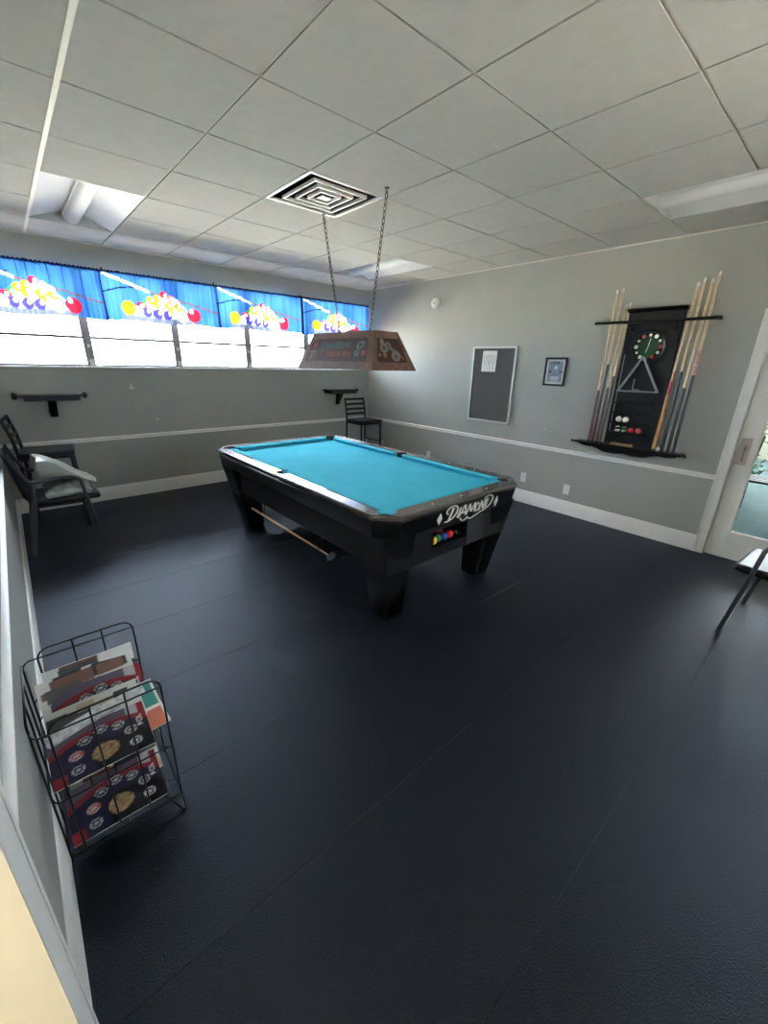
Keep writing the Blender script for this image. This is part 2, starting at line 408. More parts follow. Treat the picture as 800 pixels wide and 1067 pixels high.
# ------------------------------------------------------------------ curtain rod and four printed valances
VZ0, VZ1 = 1.985, 2.435
t = thing('curtain_rod', 'thin dark curtain rod running above the window, carrying the blue valances', 'curtain rod', (-2.4, -.05, 2.44))
b = MB(); b.cyl((XL, -.05, 2.441), (0, -.05, 2.441), .007, n=10); link('rod', b, 'wire', t)
for x in (-3.62, -2.47, -1.26):
    b = MB(); b.box(x - .008, x + .008, -.05, 0, 2.45, 2.462); b.box(x - .008, x + .008, -.056, -.044, 2.43, 2.485); link('bracket', b, 'wire', t)
def mixc(a, b, k): return [a[i] * (1 - k) + b[i] * k for i in range(3)]
def seg_d(u, v, a, b, asp):
    ax, ay, bx, by = a[0] * asp, a[1], b[0] * asp, b[1]; px, py = u * asp, v
    dx, dy = bx - ax, by - ay; t_ = max(0, min(1, ((px - ax) * dx + (py - ay) * dy) / (dx * dx + dy * dy)))
    return math.hypot(px - ax - dx * t_, py - ay - dy * t_)
C = {k: rgb(*v) for k, v in dict(blue=(28, 84, 168), lblue=(84, 146, 206), dblue=(14, 28, 70), white=(250, 250, 248), yellow=(242, 200, 40), orange=(240, 150, 40), green=(60, 160, 90),
     red=(226, 40, 66), purple=(76, 70, 200), grey=(120, 130, 150), brown=(120, 84, 70), pink=(240, 130, 130)).items()}
PILE = [(.50, .60, 'red'), (.445, .52, 'yellow'), (.555, .53, 'pink'), (.385, .47, 'yellow'), (.50, .47, 'white'), (.60, .46, 'white'), (.34, .38, 'green'), (.44, .40, 'yellow'),
        (.53, .38, 'orange'), (.61, .36, 'orange'), (.295, .32, 'red'), (.38, .30, 'white'), (.475, .28, 'white'), (.565, .29, 'yellow'), (.34, .215, 'purple'), (.43, .205, 'purple'), (.515, .20, 'purple'), (.60, .21, 'white'), (.27, .22, 'white')]
def valance_paint(var):
    rr = random.Random(var)
    def f(u, v):
        asp = 1.2 / .45
        c = mixc(C['blue'], C['lblue'], .5 + .5 * noise.noise((u * 5 + var * 3, v * 2, var)))
        if v > .95: return mixc(C['dblue'], C['blue'], .15)
        if v < .15 and .12 < u < .8: c = mixc(C['grey'], c, max(0, (abs(u - .46) - .28) / .06) if abs(u - .46) > .28 else 0)
        if seg_d(u, v, (.0, .56), (.16, .68), asp) < .014 or seg_d(u, v, (.16, .68), (.34, .74), asp) < .014: c = C['dblue']
        if seg_d(u, v, (.33, .68), (.98, .34), asp) < .018: c = C['brown']
        if seg_d(u, v, (.04, .93), (.37, .66), asp) < .03: c = C['white']
        if v > .12 and math.hypot((u - .46) * asp, (v - .14) * 1.9) < .78 and v < .62 - abs(u - .48) * 1.9: c = mixc(C['white'], C['lblue'], .3)
        for i, (px, py, k) in enumerate(PILE):
            d = math.hypot((u - px) * asp, v - py)
            if d < .105:
                c = C[k]
                dd = math.hypot((u - px - .012) * asp, v - py - .03)
                if dd < .042: c = C['white']
        d = math.hypot((u - .19) * asp, v - .27)
        if d < .15: c = C['orange'] if math.hypot((u - .18) * asp, v - .31) > .05 else C['yellow']
        d = math.hypot((u - .75) * asp, v - .22)
        if d < .16: c = C['red'] if math.hypot((u - .73) * asp, v - .31) > .055 else C['white']
        d = math.hypot((u - .645) * asp, v - .17)
        if d < .12: c = C['white']
        if seg_d(u, v, (.63, .44), (.69, .30), asp) < .022: c = C['white']
        if u < .02 * (1.3 - v) + .006 or u > .988: c = mixc(C['dblue'], c, .15)  # side edges darkened in the print, as shade of the folds between valances
        return c
    return f
vb = [XL + .012, -3.655, -2.455, -1.255, -.03]
VL = ['blue pool-ball print valance nearest the left wall', 'blue pool-ball print valance, second from the left wall', 'blue pool-ball print valance, third from the left wall', 'blue pool-ball print valance in the right corner, above the hanging lamp']
for k in range(4):
    x0, x1 = vb[k] - (.014 if k else 0), vb[k + 1] + (.014 if k < 3 else 0)
    rf = random.Random(60 + k); FOLDS = [(x0 + (x1 - x0) * min(.97, max(.03, (i_ + rf.uniform(.2, .9)) / 9)), rf.uniform(.007, .013), rf.choice((-1, 1))) for i_ in range(9)]
    def pos(u, v, x0=x0, x1=x1, k=k, FOLDS=FOLDS):
        x = x0 + (x1 - x0) * u; xd = 0; yd = 0
        amp = .010 + .012 * (1 - v)
        y = -.068 - .004 * (k % 2) + amp * (math.sin(x * 62 + 2 * math.sin(x * 7 + k)) + .6 * noise.noise((x * 9, v * .8, k)))
        if v > .93: y = -.062 + .006 * math.sin(x * 260) - .004
        for fx_, fw, fs in FOLDS:          # gathers: the cloth doubles back on itself
            d_ = (x - fx_) / fw
            if abs(d_) < 4:
                gz = math.exp(-d_ * d_) * min(1, .35 + .8 * v); xd -= 2.3 * fw * d_ * gz; yd += fs * .012 * math.exp(-d_ * d_ * .6)
        y += yd
        e = min(u, 1 - u)
        if e < .03: y += (.03 - e) * .8
        zb = VZ0 + .008 * math.sin(x * 9 + k) + .004 * noise.noise((x * 30, k, 0))
        z = zb + (VZ1 + .03 - zb) * v + (.005 * math.sin(x * 190) if v > .98 else 0)
        return (min(max(x + xd, XL + .004), -.004), y, z)
    o = paint_sheet('valance', valance_paint(k), 330, 56, pos, 'curtain', origin=((x0 + x1) / 2, -.06, VZ0), thick=0.0)
    tag(o, VL[k], 'valance', 'valances over the window')

# ------------------------------------------------------------------ right door (glazed) with casing
b = MB()
cs = lambda b_, y0, y1, z0, z1: (b_.box(-.016, 0, y0, y1, z0, z1))
cs(b, -5.03, -4.955, 0, 2.09); cs(b, -6.005, -5.93, 0, 2.09); cs(b, -5.93, -5.03, 2.015, 2.09)
b.box(-.024, -.016, -4.973, -4.957, 0, 2.088); b.box(-.024, -.016, -6.003, -5.987, 0, 2.088); b.box(-.024, -.016, -5.987, -4.973, 2.072, 2.088)
b.box(0, T, -5.035, -5.03, 0, 2.015); b.box(0, T, -5.93, -5.925, 0, 2.015)
struct('trim_5', b, 'trim', bev=.003)
b = MB(); lx0, lx1 = .012, .056
GY0, GY1, GZ0, GZ1 = -5.81, -5.16, .245, 1.88
b.box(lx0, lx1, -5.922, GY0, .008, 2.01); b.box(lx0, lx1, GY1, -5.038, .008, 2.01); b.box(lx0, lx1, GY0, GY1, .008, GZ0); b.box(lx0, lx1, GY0, GY1, GZ1, 2.01)
d1 = struct('door_1', b, 'doorwhite', bev=.002)
b = MB(); w_ = .022
for (y0, y1, z0, z1) in ((GY0, GY0 + w_, GZ0, GZ1), (GY1 - w_, GY1, GZ0, GZ1), (GY0 + w_, GY1 - w_, GZ0, GZ0 + w_), (GY0 + w_, GY1 - w_, GZ1 - w_, GZ1)): b.box(lx0 - .008, lx0 + .014, y0, y1, z0, z1)
struct('glazing_bead', b, 'doorwhite', parent=d1, bev=.004)
b = MB(); b.box(.03, .036, GY0, GY1, GZ0, GZ1); struct('pane', b, 'glass', parent=d1)
b = MB(); b.box(lx0 - .004, lx0, -5.128, -5.055, .86, 1.09); hp = struct('handle_plate', b, 'plate', parent=d1, bev=.002)
b = MB(); b.tube([(lx0 - .004, -5.1, 1.005), (lx0 - .045, -5.1, 1.005), (lx0 - .055, -5.1, .995), (lx0 - .055, -5.1, .915), (lx0 - .045, -5.1, .905), (lx0 - .004, -5.1, .905)], .008, 10); b.cyl((lx0 - .004, -5.1, 1.01), (lx0 - .012, -5.1, 1.01), .02)
struct('handle', b, 'metal', parent=hp)

# left doorway, open without a leaf: casing and cream jamb liner
b = MB()
b.box(XL, XL + .03, LY1, -4.862, 0, 2.15); b.box(XL, XL + .03, -5.945, LY0, 0, 2.15); b.box(XL, XL + .03, LY0, LY1, 2.04, 2.15)
b.box(XL - T, XL, LY0, LY0 + .006, 0, LZ)
b.box(XL + .03, XL + .034, -4.882, -4.868, 0, 2.15)
struct('trim_6', b, 'trim', bev=.003)
b = MB(); b.box(XL - T, XL + .0295, LY1 - .008, LY1 - .0005, 0, LZ); struct('left_jamb_liner', b, 'cream')
# unseen front window behind the camera, added to let in fill light
b = MB(); a = .05
b.box(FX0, FX0 + a, YF - .1, YF - .04, FZ0, FZ1); b.box(FX1 - a, FX1, YF - .1, YF - .04, FZ0, FZ1); b.box(FX0 + a, FX1 - a, YF - .1, YF - .04, FZ0, FZ0 + a); b.box(FX0 + a, FX1 - a, YF - .1, YF - .04, FZ1 - a, FZ1)
w = struct('window_6', b, 'winframe')
b = MB(); b.box(FX0 + a, FX1 - a, YF - .072, YF - .068, FZ0 + a, FZ1 - a); struct('pane', b, 'glass', parent=w)
b = MB(); a = .05
b.box(.05, .11, SY0, SY0 + a, SZ0, SZ1); b.box(.05, .11, SY1 - a, SY1, SZ0, SZ1); b.box(.05, .11, SY0 + a, SY1 - a, SZ0, SZ0 + a); b.box(.05, .11, SY0 + a, SY1 - a, SZ1 - a, SZ1)
w = struct('window_7', b, 'winframe')  # unseen side window, added for fill light on the left wall
b = MB(); b.box(.078, .082, SY0 + a, SY1 - a, SZ0 + a, SZ1 - a); struct('pane', b, 'glass', parent=w)
# unseen hall beyond the doorway, its globe lamp added to brighten the jamb
hx0, hx1, hy0, hy1 = XL - T - 2.6, XL - T, -8.0, -4.2
b = MB(); b.box(hx0, hx1, hy0, hy1, -.06, -.001); struct('hall_floor', b, 'concrete')
b = MB(); b.box(hx0 - .1, hx0, hy0, hy1, 0, 2.9); b.box(hx0, hx1, hy0 - .1, hy0, 0, 2.9); b.box(hx0, hx1, hy1, hy1 + .1, 0, 2.9); struct('hall_wall', b, 'cream')
b = MB(); b.box(hx0, hx1, hy0, hy1, 2.6, 2.7); struct('hall_ceiling', b, 'trim')
t = thing('hall_fill_lamp', 'added globe lamp in the unseen hall, brightening the open left doorway', 'lamp', (-6.0, -6.1, 2.6))
b = MB(); b.cyl((-6.0, -6.1, 2.6), (-6.0, -6.1, 2.5), .06); link('mount', b, 'metal', t)
b = MB(); b.sphere((-6.0, -6.1, 2.4), .13, 24, 14); link('globe', b, 'globe', t)

# ------------------------------------------------------------------ outside
b = MB(); b.box(-40, 40, -40, 60, -.5, -.12)
struct('ground', b, 'concrete')
b = MB(); b.box(T, 7, -6.1, -1.5, -.118, -.012); struct('patio', b, 'patio')
b = MB(); b.box(T, 6.5, -6.1, -1.5, 2.75, 2.9); b.box(6.35, 6.5, -6.1, -1.5, -.11, 2.0); b.box(T, 6.35, -1.6, -1.5, -.11, 2.75); b.box(T + .01, 6.35, -6.1, -6.0, -.11, 2.75); struct('patio_shade_shell', b, 'doorwhite')  # roof and walls added round the patio to dim it
def bush(name, label, c, r, seed, n=240, cat='shrub'):
    rnd = random.Random(seed); b = MB()
    for i in range(n):
        d = Vector((rnd.gauss(0, 1), rnd.gauss(0, 1), rnd.gauss(0, 1))).normalized(); p = Vector(c) + Vector((d.x * r[0], d.y * r[1], d.z * r[2])) * rnd.uniform(.75, 1)
        R = Matrix.Rotation(rnd.uniform(0, 6.3), 3, 'Z') @ Matrix.Rotation(rnd.uniform(-1, 1), 3, 'X'); l = rnd.uniform(.06, .12)
        q = [p + R @ Vector(v) for v in ((0, 0, 0), (l * .3, l * .5, .01), (0, l, -.01), (-l * .3, l * .5, .01))]
        b.face([b.V(v) for v in q])
    tt = thing(name, label, cat, (c[0], c[1], -.012))
    link('foliage', b, 'leaf', tt, smooth=0)
    b = MB()
    for k in range(5): b.tube([(c[0] + .02 * k - .04, c[1], -.012), (c[0] + rnd.uniform(-.3, .3) * r[0], c[1] + rnd.uniform(-.3, .3) * r[1], c[2])], .012, 6)
    link('stem', b, 'brown', tt)
bush('shrub', 'leafy green shrub on the patio behind the glazed door', (2.6, -4.85, .85), (.45, .5, .7), 5, 420)

t = thing('patio_bench', 'dark slatted bench on the teal patio outside the glazed door', 'bench', (1.9, -5.6, -.012))
for k in range(4):
    b = MB(); b.box(1.72 + .1 * k, 1.80 + .1 * k, -5.95, -4.85, .40, .425); link('seat_slat', b, 'chairmetal', t, bev=.004)
for x in (1.75, 2.08):
    for y in (-5.85, -4.95):
        b = MB(); b.cyl((x, y, -.012), (x, y, .40), .02); link('leg', b, 'chairmetal', t)

# ------------------------------------------------------------------ pool table
TX, TY = -2.497, -2.835
t = thing('pool_table', 'large black pool table with teal cloth standing in the middle of the dark floor', 'pool table', (TX, TY, 0), local=True)
OX, OY, CH = .718, 1.288, .125
def outline(hx, hy, ch): return [(hx, -hy + ch), (hx, hy - ch), (hx - ch, hy), (-hx + ch, hy), (-hx, hy - ch), (-hx, -hy + ch), (-hx + ch, -hy), (hx - ch, -hy)]
PX, PY, PR, SPX, SPR = .598, 1.160, .054, .636, .052
RI, RJ = .612, 1.175      # inner line of the wooden rail
def inner_loop(sign):
    L = []
    sy = math.sqrt(SPR ** 2 - (SPX - RI) ** 2)
    a_side = math.degrees(math.atan2(sy, RI - SPX))      # angle of the upper contact point
    ux = math.degrees(math.acos((RI - PX) / PR))         # corner contact angle on side rail
    uy = math.degrees(math.asin((RJ - PY) / PR))
    def corner(q):                                        # q: 0..3 quadrants, counter-clockwise
        if sign > 0: pts = arc((PX, PY), PR, -ux, 180 - uy, 14)
        else: pts = arc((PX, PY), PR, -ux, -180 - uy, 10)
        if q == 1: pts = [(-x, y) for x, y in pts][::-1]
        if q == 2: pts = [(-x, -y) for x, y in pts]
        if q == 3: pts = [(x, -y) for x, y in pts][::-1]
        return pts
    def side(s):
        if sign > 0: pts = arc((SPX, 0), SPR, -a_side, a_side, 12)
        else: pts = arc((SPX, 0), SPR, 360 - a_side, a_side, 8)
        return pts if s > 0 else [(-x, -y) for x, y in pts]
    return side(1) + corner(0) + corner(1) + side(-1) + corner(2) + corner(3)
b = MB(); b.ring(outline(OX, OY, CH), inner_loop(1), .764, .800); rail = link('rail_cap', b, 'rail', t, bev=.010, seg=3)
b = MB(); b.ring(inner_loop(-1), None, .745, .765); link('playing_cloth', b, 'cloth', t)
# cushions
def cushion(p0, p1, n0, n1):
    b = MB()
    def sec(p, q):
        p, q = Vector(p), Vector(q)
        return [(p.x, p.y, .799), (p.x * .75 + q.x * .25, p.y * .75 + q.y * .25, .802), (q.x, q.y, .796), (q.x, q.y, .791), (p.x * .4 + q.x * .6, p.y * .4 + q.y * .6, .766), (p.x, p.y, .766)]
    b.loft([sec(p0, n0), sec(p1, n1)]); link('cushion', b, 'cloth', t)
N1, N2 = .558, 1.121
for sx in (-1, 1):
    for sy in (-1, 1):
        cushion((sx * RI, sy * .05), (sx * RI, sy * 1.104), (sx * N1, sy * .07), (sx * N1, sy * 1.055))
for sy in (-1, 1): cushion((-.542, sy * RJ), (.542, sy * RJ), (-.49, sy * N2), (.49, sy * N2))
# pockets
for (x, y, r) in [(sx * PX, sy * PY, PR) for sx in (-1, 1) for sy in (-1, 1)] + [(sx * SPX, 0, SPR) for sx in (-1, 1)]:
    b = MB(); n = 24
    f = lambda rr, z: [(x + rr * math.cos(2 * PI * k / n), y + rr * math.sin(2 * PI * k / n), z) for k in range(n)]
    b.loft([f(r + .001, .763), f(r - .001, .763), f(r - .006, .67), f(.001, .665), f(.001, .66), f(r, .66)], caps=False, closed=True)
    pk = link('pocket', b, 'dark', t)
# sights
for sx in (-1, 1):
    for k in (1, 2, 3):
        for sy in (-1, 1):
            b = MB(); b.cyl((sx * .668, sy * k * .28, .7995), (sx * .668, sy * k * .28, .8012), .006, n=12); link('sight', b, 'white', t)
for sy in (-1, 1):
    for k in (-1, 0, 1):
        b = MB(); b.cyl((k * .28, sy * 1.236, .7995), (k * .28, sy * 1.236, .8012), .006, n=12); link('sight', b, 'white', t)
# apron
def ol(hx, hy, ch, z): return [(p[0], p[1], z) for p in outline(hx, hy, ch)]
b = MB(); b.loft([ol(.60, 1.20, .05, .650), ol(.690, 1.262, .118, .650), ol(.694, 1.266, .12, .656), ol(.712, 1.282, .124, .756), ol(.706, 1.276, .123, .764), ol(.66, 1.22, .12, .764)], caps=False)
link('apron', b, 'black', t)
# body with the ball window in the near end
bx, by, bz0, bz1 = .602, 1.215, .398, .652
w0, w1, wz0, wz1 = -.235, .112, .478, .59
b = MB()
b.box(-bx, bx, -by + .27, by, bz0, bz1)
b.box(-bx, w0, -by, -by + .27, bz0, bz1); b.box(w1, bx, -by, -by + .27, bz0, bz1)
b.box(w0, w1, -by, -by + .27, bz0, wz0); b.box(w0, w1, -by, -by + .27, wz1, bz1)
link('body', b, 'black2', t)
b = MB()
for (x0, x1, z0, z1) in ((w0 - .008, w0, wz0 - .008, wz1 + .008), (w1, w1 + .008, wz0 - .008, wz1 + .008), (w0, w1, wz0 - .008, wz0), (w0, w1, wz1, wz1 + .008)): b.box(x0, x1, -by - .004, -by + .002, z0, z1)
link('ball_window_frame', b, 'black', t)
b = MB(); b.box(.128, .318, -by - .006, -by, bz0 + .006, .60); link('access_panel', b, 'panel', t, bev=.002)
# legs
def leg(sx, sy):
    fx, fy, fh = .48, (1.06 if sy < 0 else 1.0), .079; tx, ty, th = .535, 1.105, .137
    def ring(z, sh=0):
        k = z / .652; cx, cy, h = fx + (tx - fx) * k, fy + (ty - fy) * k, fh + (th - fh) * k - sh; c = .016
        return [(sx * (cx + x), sy * (cy + y), z) for x, y in [(h, -h + c), (h, h - c), (h - c, h), (-h + c, h), (-h, h - c), (-h, -h + c), (-h + c, -h), (h - c, -h)]]
    b = MB(); b.loft([ring(.018, .004), ring(.024), ring(.372), ring(.376, .006), ring(.388, .006), ring(.392), ring(.648)])
    lg = link('leg', b, 'black', t)
    b = MB(); b.lathe((sx * fx, sy * fy, 0), (0, 0, 1), [(.05, 0), (.055, .004), (.055, .018), (.02, .03)], 20); link('foot', b, 'dark', lg)
for sx in (-1, 1):
    for sy in (-1, 1): leg(sx, sy)
# hangers for the bridge stick
HX = -.555
for y in (.62, -.36):
    b = MB()
    pts = [(HX + .02, y, .40), (HX + .02, y, .27)] + [(HX + .02 * math.cos(math.radians(a)), y, .262 + .03 * math.sin(math.radians(a))) for a in range(0, -181, -20)] + [(HX - .02, y, .28)]
    b.tube(pts, .004, 8); link('hanger', b, 'wire', t)
# logo on the near end
def ribbon(b, pts, w, f):
    P = [Vector(p) for p in pts]; n = len(P); L = []; Rr = []
    for i in range(n):
        d = (P[min(i + 1, n - 1)] - P[max(i - 1, 0)]).normalized(); q = Vector((-d.y, d.x)) * w / 2
        L.append(P[i] + q); Rr.append(P[i] - q)
    for i in range(n - 1):
        quad = [L[i], L[i + 1], Rr[i + 1], Rr[i]]
        b.loft([[f(p.x, p.y, 0) for p in quad], [f(p.x, p.y, .003) for p in quad]])
def smooth(pts, k=5):
    P = [Vector(p) for p in pts]; out = []
    for i in range(len(P) - 1):
        p0, p1, p2, p3 = P[max(i - 1, 0)], P[i], P[i + 1], P[min(i + 2, len(P) - 1)]
        for j in range(k):
            s = j / k; out.append(.5 * ((2 * p1) + (p2 - p0) * s + (2 * p0 - 5 * p1 + 4 * p2 - p3) * s * s + (3 * p1 - p0 - 3 * p2 + p3) * s ** 3))
    return out + [P[-1]]
LW, LXc, LZc = .475, -2.440 - TX, .705
def lf(x, y, a):
    zz = LZc + (y - .125) * .30
    yo = -(1.266 + (zz - .656) * .16) - .0015
    return (LXc + (x - .5) * LW + .0 * y, yo - a, zz)
b = MB()
curves = [[(.11, .30), (.05, .0)], [(0.02, .17), (-.02, .22), (.0, .29), (.07, .335), (.15, .33), (.20, .26), (.195, .15), (.14, .05), (.05, .0), (-.02, .0)],
          [(.275, .25), (.235, .02)], [(.255, .0), (.31, .12), (.365, .28), (.40, .12), (.41, .02)], [(.29, .10), (.41, .10)],
          [(.42, .01), (.455, .14), (.475, .26), (.505, .15), (.525, .06), (.565, .17), (.59, .26), (.60, .12), (.605, .02)],
          [(.655, .24), (.625, .17), (.63, .07), (.665, .03), (.70, .08), (.70, .18), (.655, .24)],
          [(.72, .02), (.735, .14), (.75, .25), (.785, .12), (.81, .04), (.825, .16), (.835, .26)],
          [(.885, .27), (.865, .05)], [(.80, .29), (.87, .335), (.95, .335), (1.01, .27), (1.01, .17), (.96, .07), (.88, .01), (.78, -.03), (.66, -.08), (.56, -.12), (.49, -.09), (.47, -.05), (.43, -.10), (.38, -.11), (.33, -.07), (.31, -.02)]]
for i, c in enumerate(curves): ribbon(b, smooth(c) if len(c) > 2 else [Vector(c[0]), Vector(c[1])], .034 if len(c) == 2 else .026, lf)
for cx in (-.145, 1.125):
    b.prism([(cx, -.02), (cx + .05, .12), (cx, .26), (cx - .05, .12)], lambda p, q, a: lf(p, q, a), 0, .003)
lo = link('logo', b, 'white', t, smooth=0); lo['label'] = 'white flowing script lettering between two diamonds'
# balls in the return window
BALLR = .0286
def ball(name, label, c, ms, group, stripe=None):
    if stripe:
        b = MB(); n, m = 24, 14
        prof = [(BALLR * math.sin(PI * i / m), -BALLR * math.cos(PI * i / m)) for i in range(m + 1)]
        b.lathe(c, (.35, .2, .9), prof, n)
        for f in b.bm.faces:
            d = (f.calc_center_median() - Vector(c)).normalized().dot(Vector((.35, .2, .9)).normalized())
            f.material_index = 1 if abs(d) < .5 else 0
        o = link(name, b, [ms, stripe], origin=c)
    else:
        b = MB(); b.sphere(c, BALLR, 24, 14); o = link(name, b, ms, origin=c)
    return tag(o, label, 'ball', group)
yb = TY - by
G1 = 'balls in the return window of the pool table'
for dx, dy, dz, ms, st, lb in [(-.186, .034, 0, 'ball_yellow', None, 'solid yellow ball at the left end of the table ball window'), (-.128, .045, 0, 'ball_green', None, 'dark green ball just right of the yellow one in the table window'),
                           (-.165, .095, 0, 'ball_white', 'ball_green', 'white and green striped ball behind the yellow one in the table window'), (-.069, .04, 0, 'ball_blue', None, 'dark blue ball at the middle of the table ball window'),
                           (-.010, .045, 0, 'ball_red', None, 'red ball in the middle of the table ball window'), (-.05, .1, 0, 'ball_pink', None, 'pinkish red ball deeper inside the table ball window'), (.045, .045, 0, 'ball_black', None, 'black ball at the right end of the table ball window')]:
    ball('billiard_ball', lb, (TX + dx, yb + dy, wz0 + BALLR + .001), ms, G1, st)

# bridge stick hanging under the side of the table
bxx = TX + HX
t2 = thing('bridge_stick', 'long wooden bridge stick hung under the left side of the pool table', 'bridge stick', (bxx, -2.7, .25))
b = MB(); b.tube([(bxx, -1.99, .247), (bxx, -2.5, .247), (bxx, -3.32, .245)], [.0115, .0105, .0085], 12); link('stick', b, 'honey', t2)
b = MB(); b.cyl((bxx, -3.315, .245), (bxx, -3.345, .245), .013, .011); link('socket', b, 'metal', t2)
b = MB(); hp = []
for k in range(24):
    a = 2 * PI * k / 24; r = .05 if k % 3 == 0 else (.03 if k % 3 == 1 else .034); hp.append((r * math.cos(a), r * .8 * math.sin(a)))
b.prism(hp, lambda p, q, a: (bxx + p, a, .25 + q), -3.352, -3.345); link('bridge_head', b, 'metal', t2)

# ------------------------------------------------------------------ hanging table lamp
LX, LY, Z0, Z1 = -2.440, -2.815, 1.567, 1.836
t = thing('billiard_lamp', 'long wooden trapezoid lamp hanging on two chains over the pool table', 'lamp', (LX, LY, Z0))
hb = (.221, .508); ht = (.115, .398)
def corner(sx, sy, k, ins=0): return Vector((LX + sx * (hb[0] + (ht[0] - hb[0]) * k - ins), LY + sy * (hb[1] + (ht[1] - hb[1]) * k - ins), Z0 + (Z1 - Z0) * k))
faces = {'left': ((-1, 1), (-1, -1)), 'right': ((1, -1), (1, 1)), 'near': ((-1, -1), (1, -1)), 'far': ((1, 1), (-1, 1))}
fb = MB(); panels = []
for nm, (a, c) in faces.items():
    P = lambda u, k, a=a, c=c: corner(a[0], a[1], k).lerp(corner(c[0], c[1], k), u)
    nrm = (P(1, 0) - P(0, 0)).cross(P(0, 1) - P(0, 0)).normalized()
    if nrm.dot(P(.5, .5) - Vector((LX, LY, (Z0 + Z1) / 2))) < 0: nrm = -nrm
    long = nm in ('left', 'right'); us = .07 if long else .12; k0, k1 = .2, .82
    def slab(u00, u01, ka, u10, u11, kb, th=.012):
        q = [P(u00, ka), P(u01, ka), P(u11, kb), P(u10, kb)]
        fb.loft([[p for p in q], [p - nrm * th for p in q]])
    slab(0, 1, 0, 0, 1, k0); slab(0, 1, k1, 0, 1, 1); slab(0, us, k0, 0, us, k1); slab(1 - us, 1, k0, 1 - us, 1, k1)
    panels.append((nm, P, nrm, us, k0, k1, long))
fb.box(LX - ht[0], LX + ht[0], LY - ht[1], LY + ht[1], Z1 - .012, Z1)
link('shade_frame', fb, 'lampwood', t)
LC = {k: rgb(*v) for k, v in dict(bg=(74, 46, 38), bg2=(66, 36, 32), teal=(52, 108, 98), orange=(138, 72, 54), cream=(132, 108, 80), grey=(104, 114, 110), grey2=(126, 124, 118), pink=(146, 88, 86), red=(112, 40, 34), dk=(58, 62, 66)).items()}
def side_paint(u, v):
    c = mixc(LC['bg'], LC['dk'], max(0, min(1, 1.2 - abs(u - .86) * 6)) * .7)
    x = u
    for (u0, u1, v0, v1, n, key, sd) in ((.19, .72, .54, .88, 11, 'teal', 3), (.34, .76, .18, .46, 9, 'orange', 8)):   # faded lettering, not readable
        if u0 < x < u1 and v0 < v < v1:
            q = (x - u0) / (u1 - u0) * n; i_ = int(q); fx = q - i_; fy = (v - v0) / (v1 - v0)
            rr = random.Random(sd * 50 + i_); st_ = rr.random(); bars = [rr.random() < .6 for _ in range(3)]
            lo_ = 0 if i_ == 0 or rr.random() < .3 else .12
            if lo_ < fy < 1 - lo_ and ((.08 < fx < .34) or (st_ > .4 and .64 < fx < .88) or (fx < .88 and any(bars[m_] and abs(fy - (.2, .5, .8)[m_]) < .11 for m_ in range(3)))): c = mixc(LC[key], LC['bg'], .15 + .2 * rr.random())
    d = math.hypot((u - .07) * 3.2, (v - .32)); 
    if d < .27 and v < .5: c = LC['cream'] if int(u * 80) % 2 or v > .42 else LC['bg']
    if math.hypot((u - .07) * 3.2, v - .74) < .14: c = LC['pink']
    if math.hypot((u - .885) * 3.4 - (v - .7) * .5, v - .7) < .19: c = LC['grey']
    if math.hypot((u - .885) * 3.4 - (v - .7) * .5, v - .7) < .08: c = LC['dk']
    if math.hypot((u - .84) * 3.4, v - .36) < .14: c = LC['grey'] if math.hypot((u - .845) * 3.4, v - .4) > .05 else LC['dk']
    if math.hypot((u - .94) * 3.4, v - .38) < .12: c = LC['pink']
    return c
def end_paint(u, v):
    c = mixc(LC['bg2'], LC['bg'], .5 + .5 * noise.noise((u * 3, v * 3, 1)))
    def d(a, b_): return math.hypot((u - a) * 1.35, v - b_)
    if .14 < u < .62 and .15 < v < .42 and int(u * 14) % 4 == 0: c = LC['red']
    if u > .5 and abs(v - (.98 - u * .75)) < .09 and u < .86: c = LC['grey']
    if u > .74 and abs(v - (1.02 - u * .9)) < .05 and u < .93: c = LC['pink']
    for a, b_, r, k in ((.22, .86, .12, 'grey2'), (.28, .60, .21, 'grey2'), (.48, .70, .17, 'grey'), (.66, .26, .2, 'grey2'), (.1, .3, .07, 'cream'), (.28, .30, .09, 'cream')):
        q = d(a, b_)
        if q < r: c = LC[k]
        if r > .15 and q < r * .45: c = LC['dk']
        if r > .15 and q < r * .22: c = LC['pink']
    return c
for nm, P, nrm, us, k0, k1, long in panels:
    def pos(u, v, P=P, nrm=nrm, us=us, k0=k0, k1=k1): return P(us + (1 - 2 * us) * u, k0 + (k1 - k0) * v) - nrm * .005
    o = paint_sheet('shade_panel', side_paint if long else end_paint, 110 if long else 54, 40, pos, 'lamppanel', parent=t, thick=.003)
def chain_pts(b, p0, p1, lk=.044, r=.0028):
    p0, p1 = Vector(p0), Vector(p1); d = (p1 - p0); n = int(d.length / (lk * .78)); d.normalize(); u, v = frame_of(d)
    for i in range(n):
        c = p0.lerp(p1, (i + .5) / n); w = u if i % 2 else v
        pts = []
        for k in range(12):
            a = 2 * PI * k / 12; pts.append(c + d * (lk / 2 * math.cos(a)) + w * (.0095 * math.sin(a)))
        b.tube(pts, r, 6, closed=True)
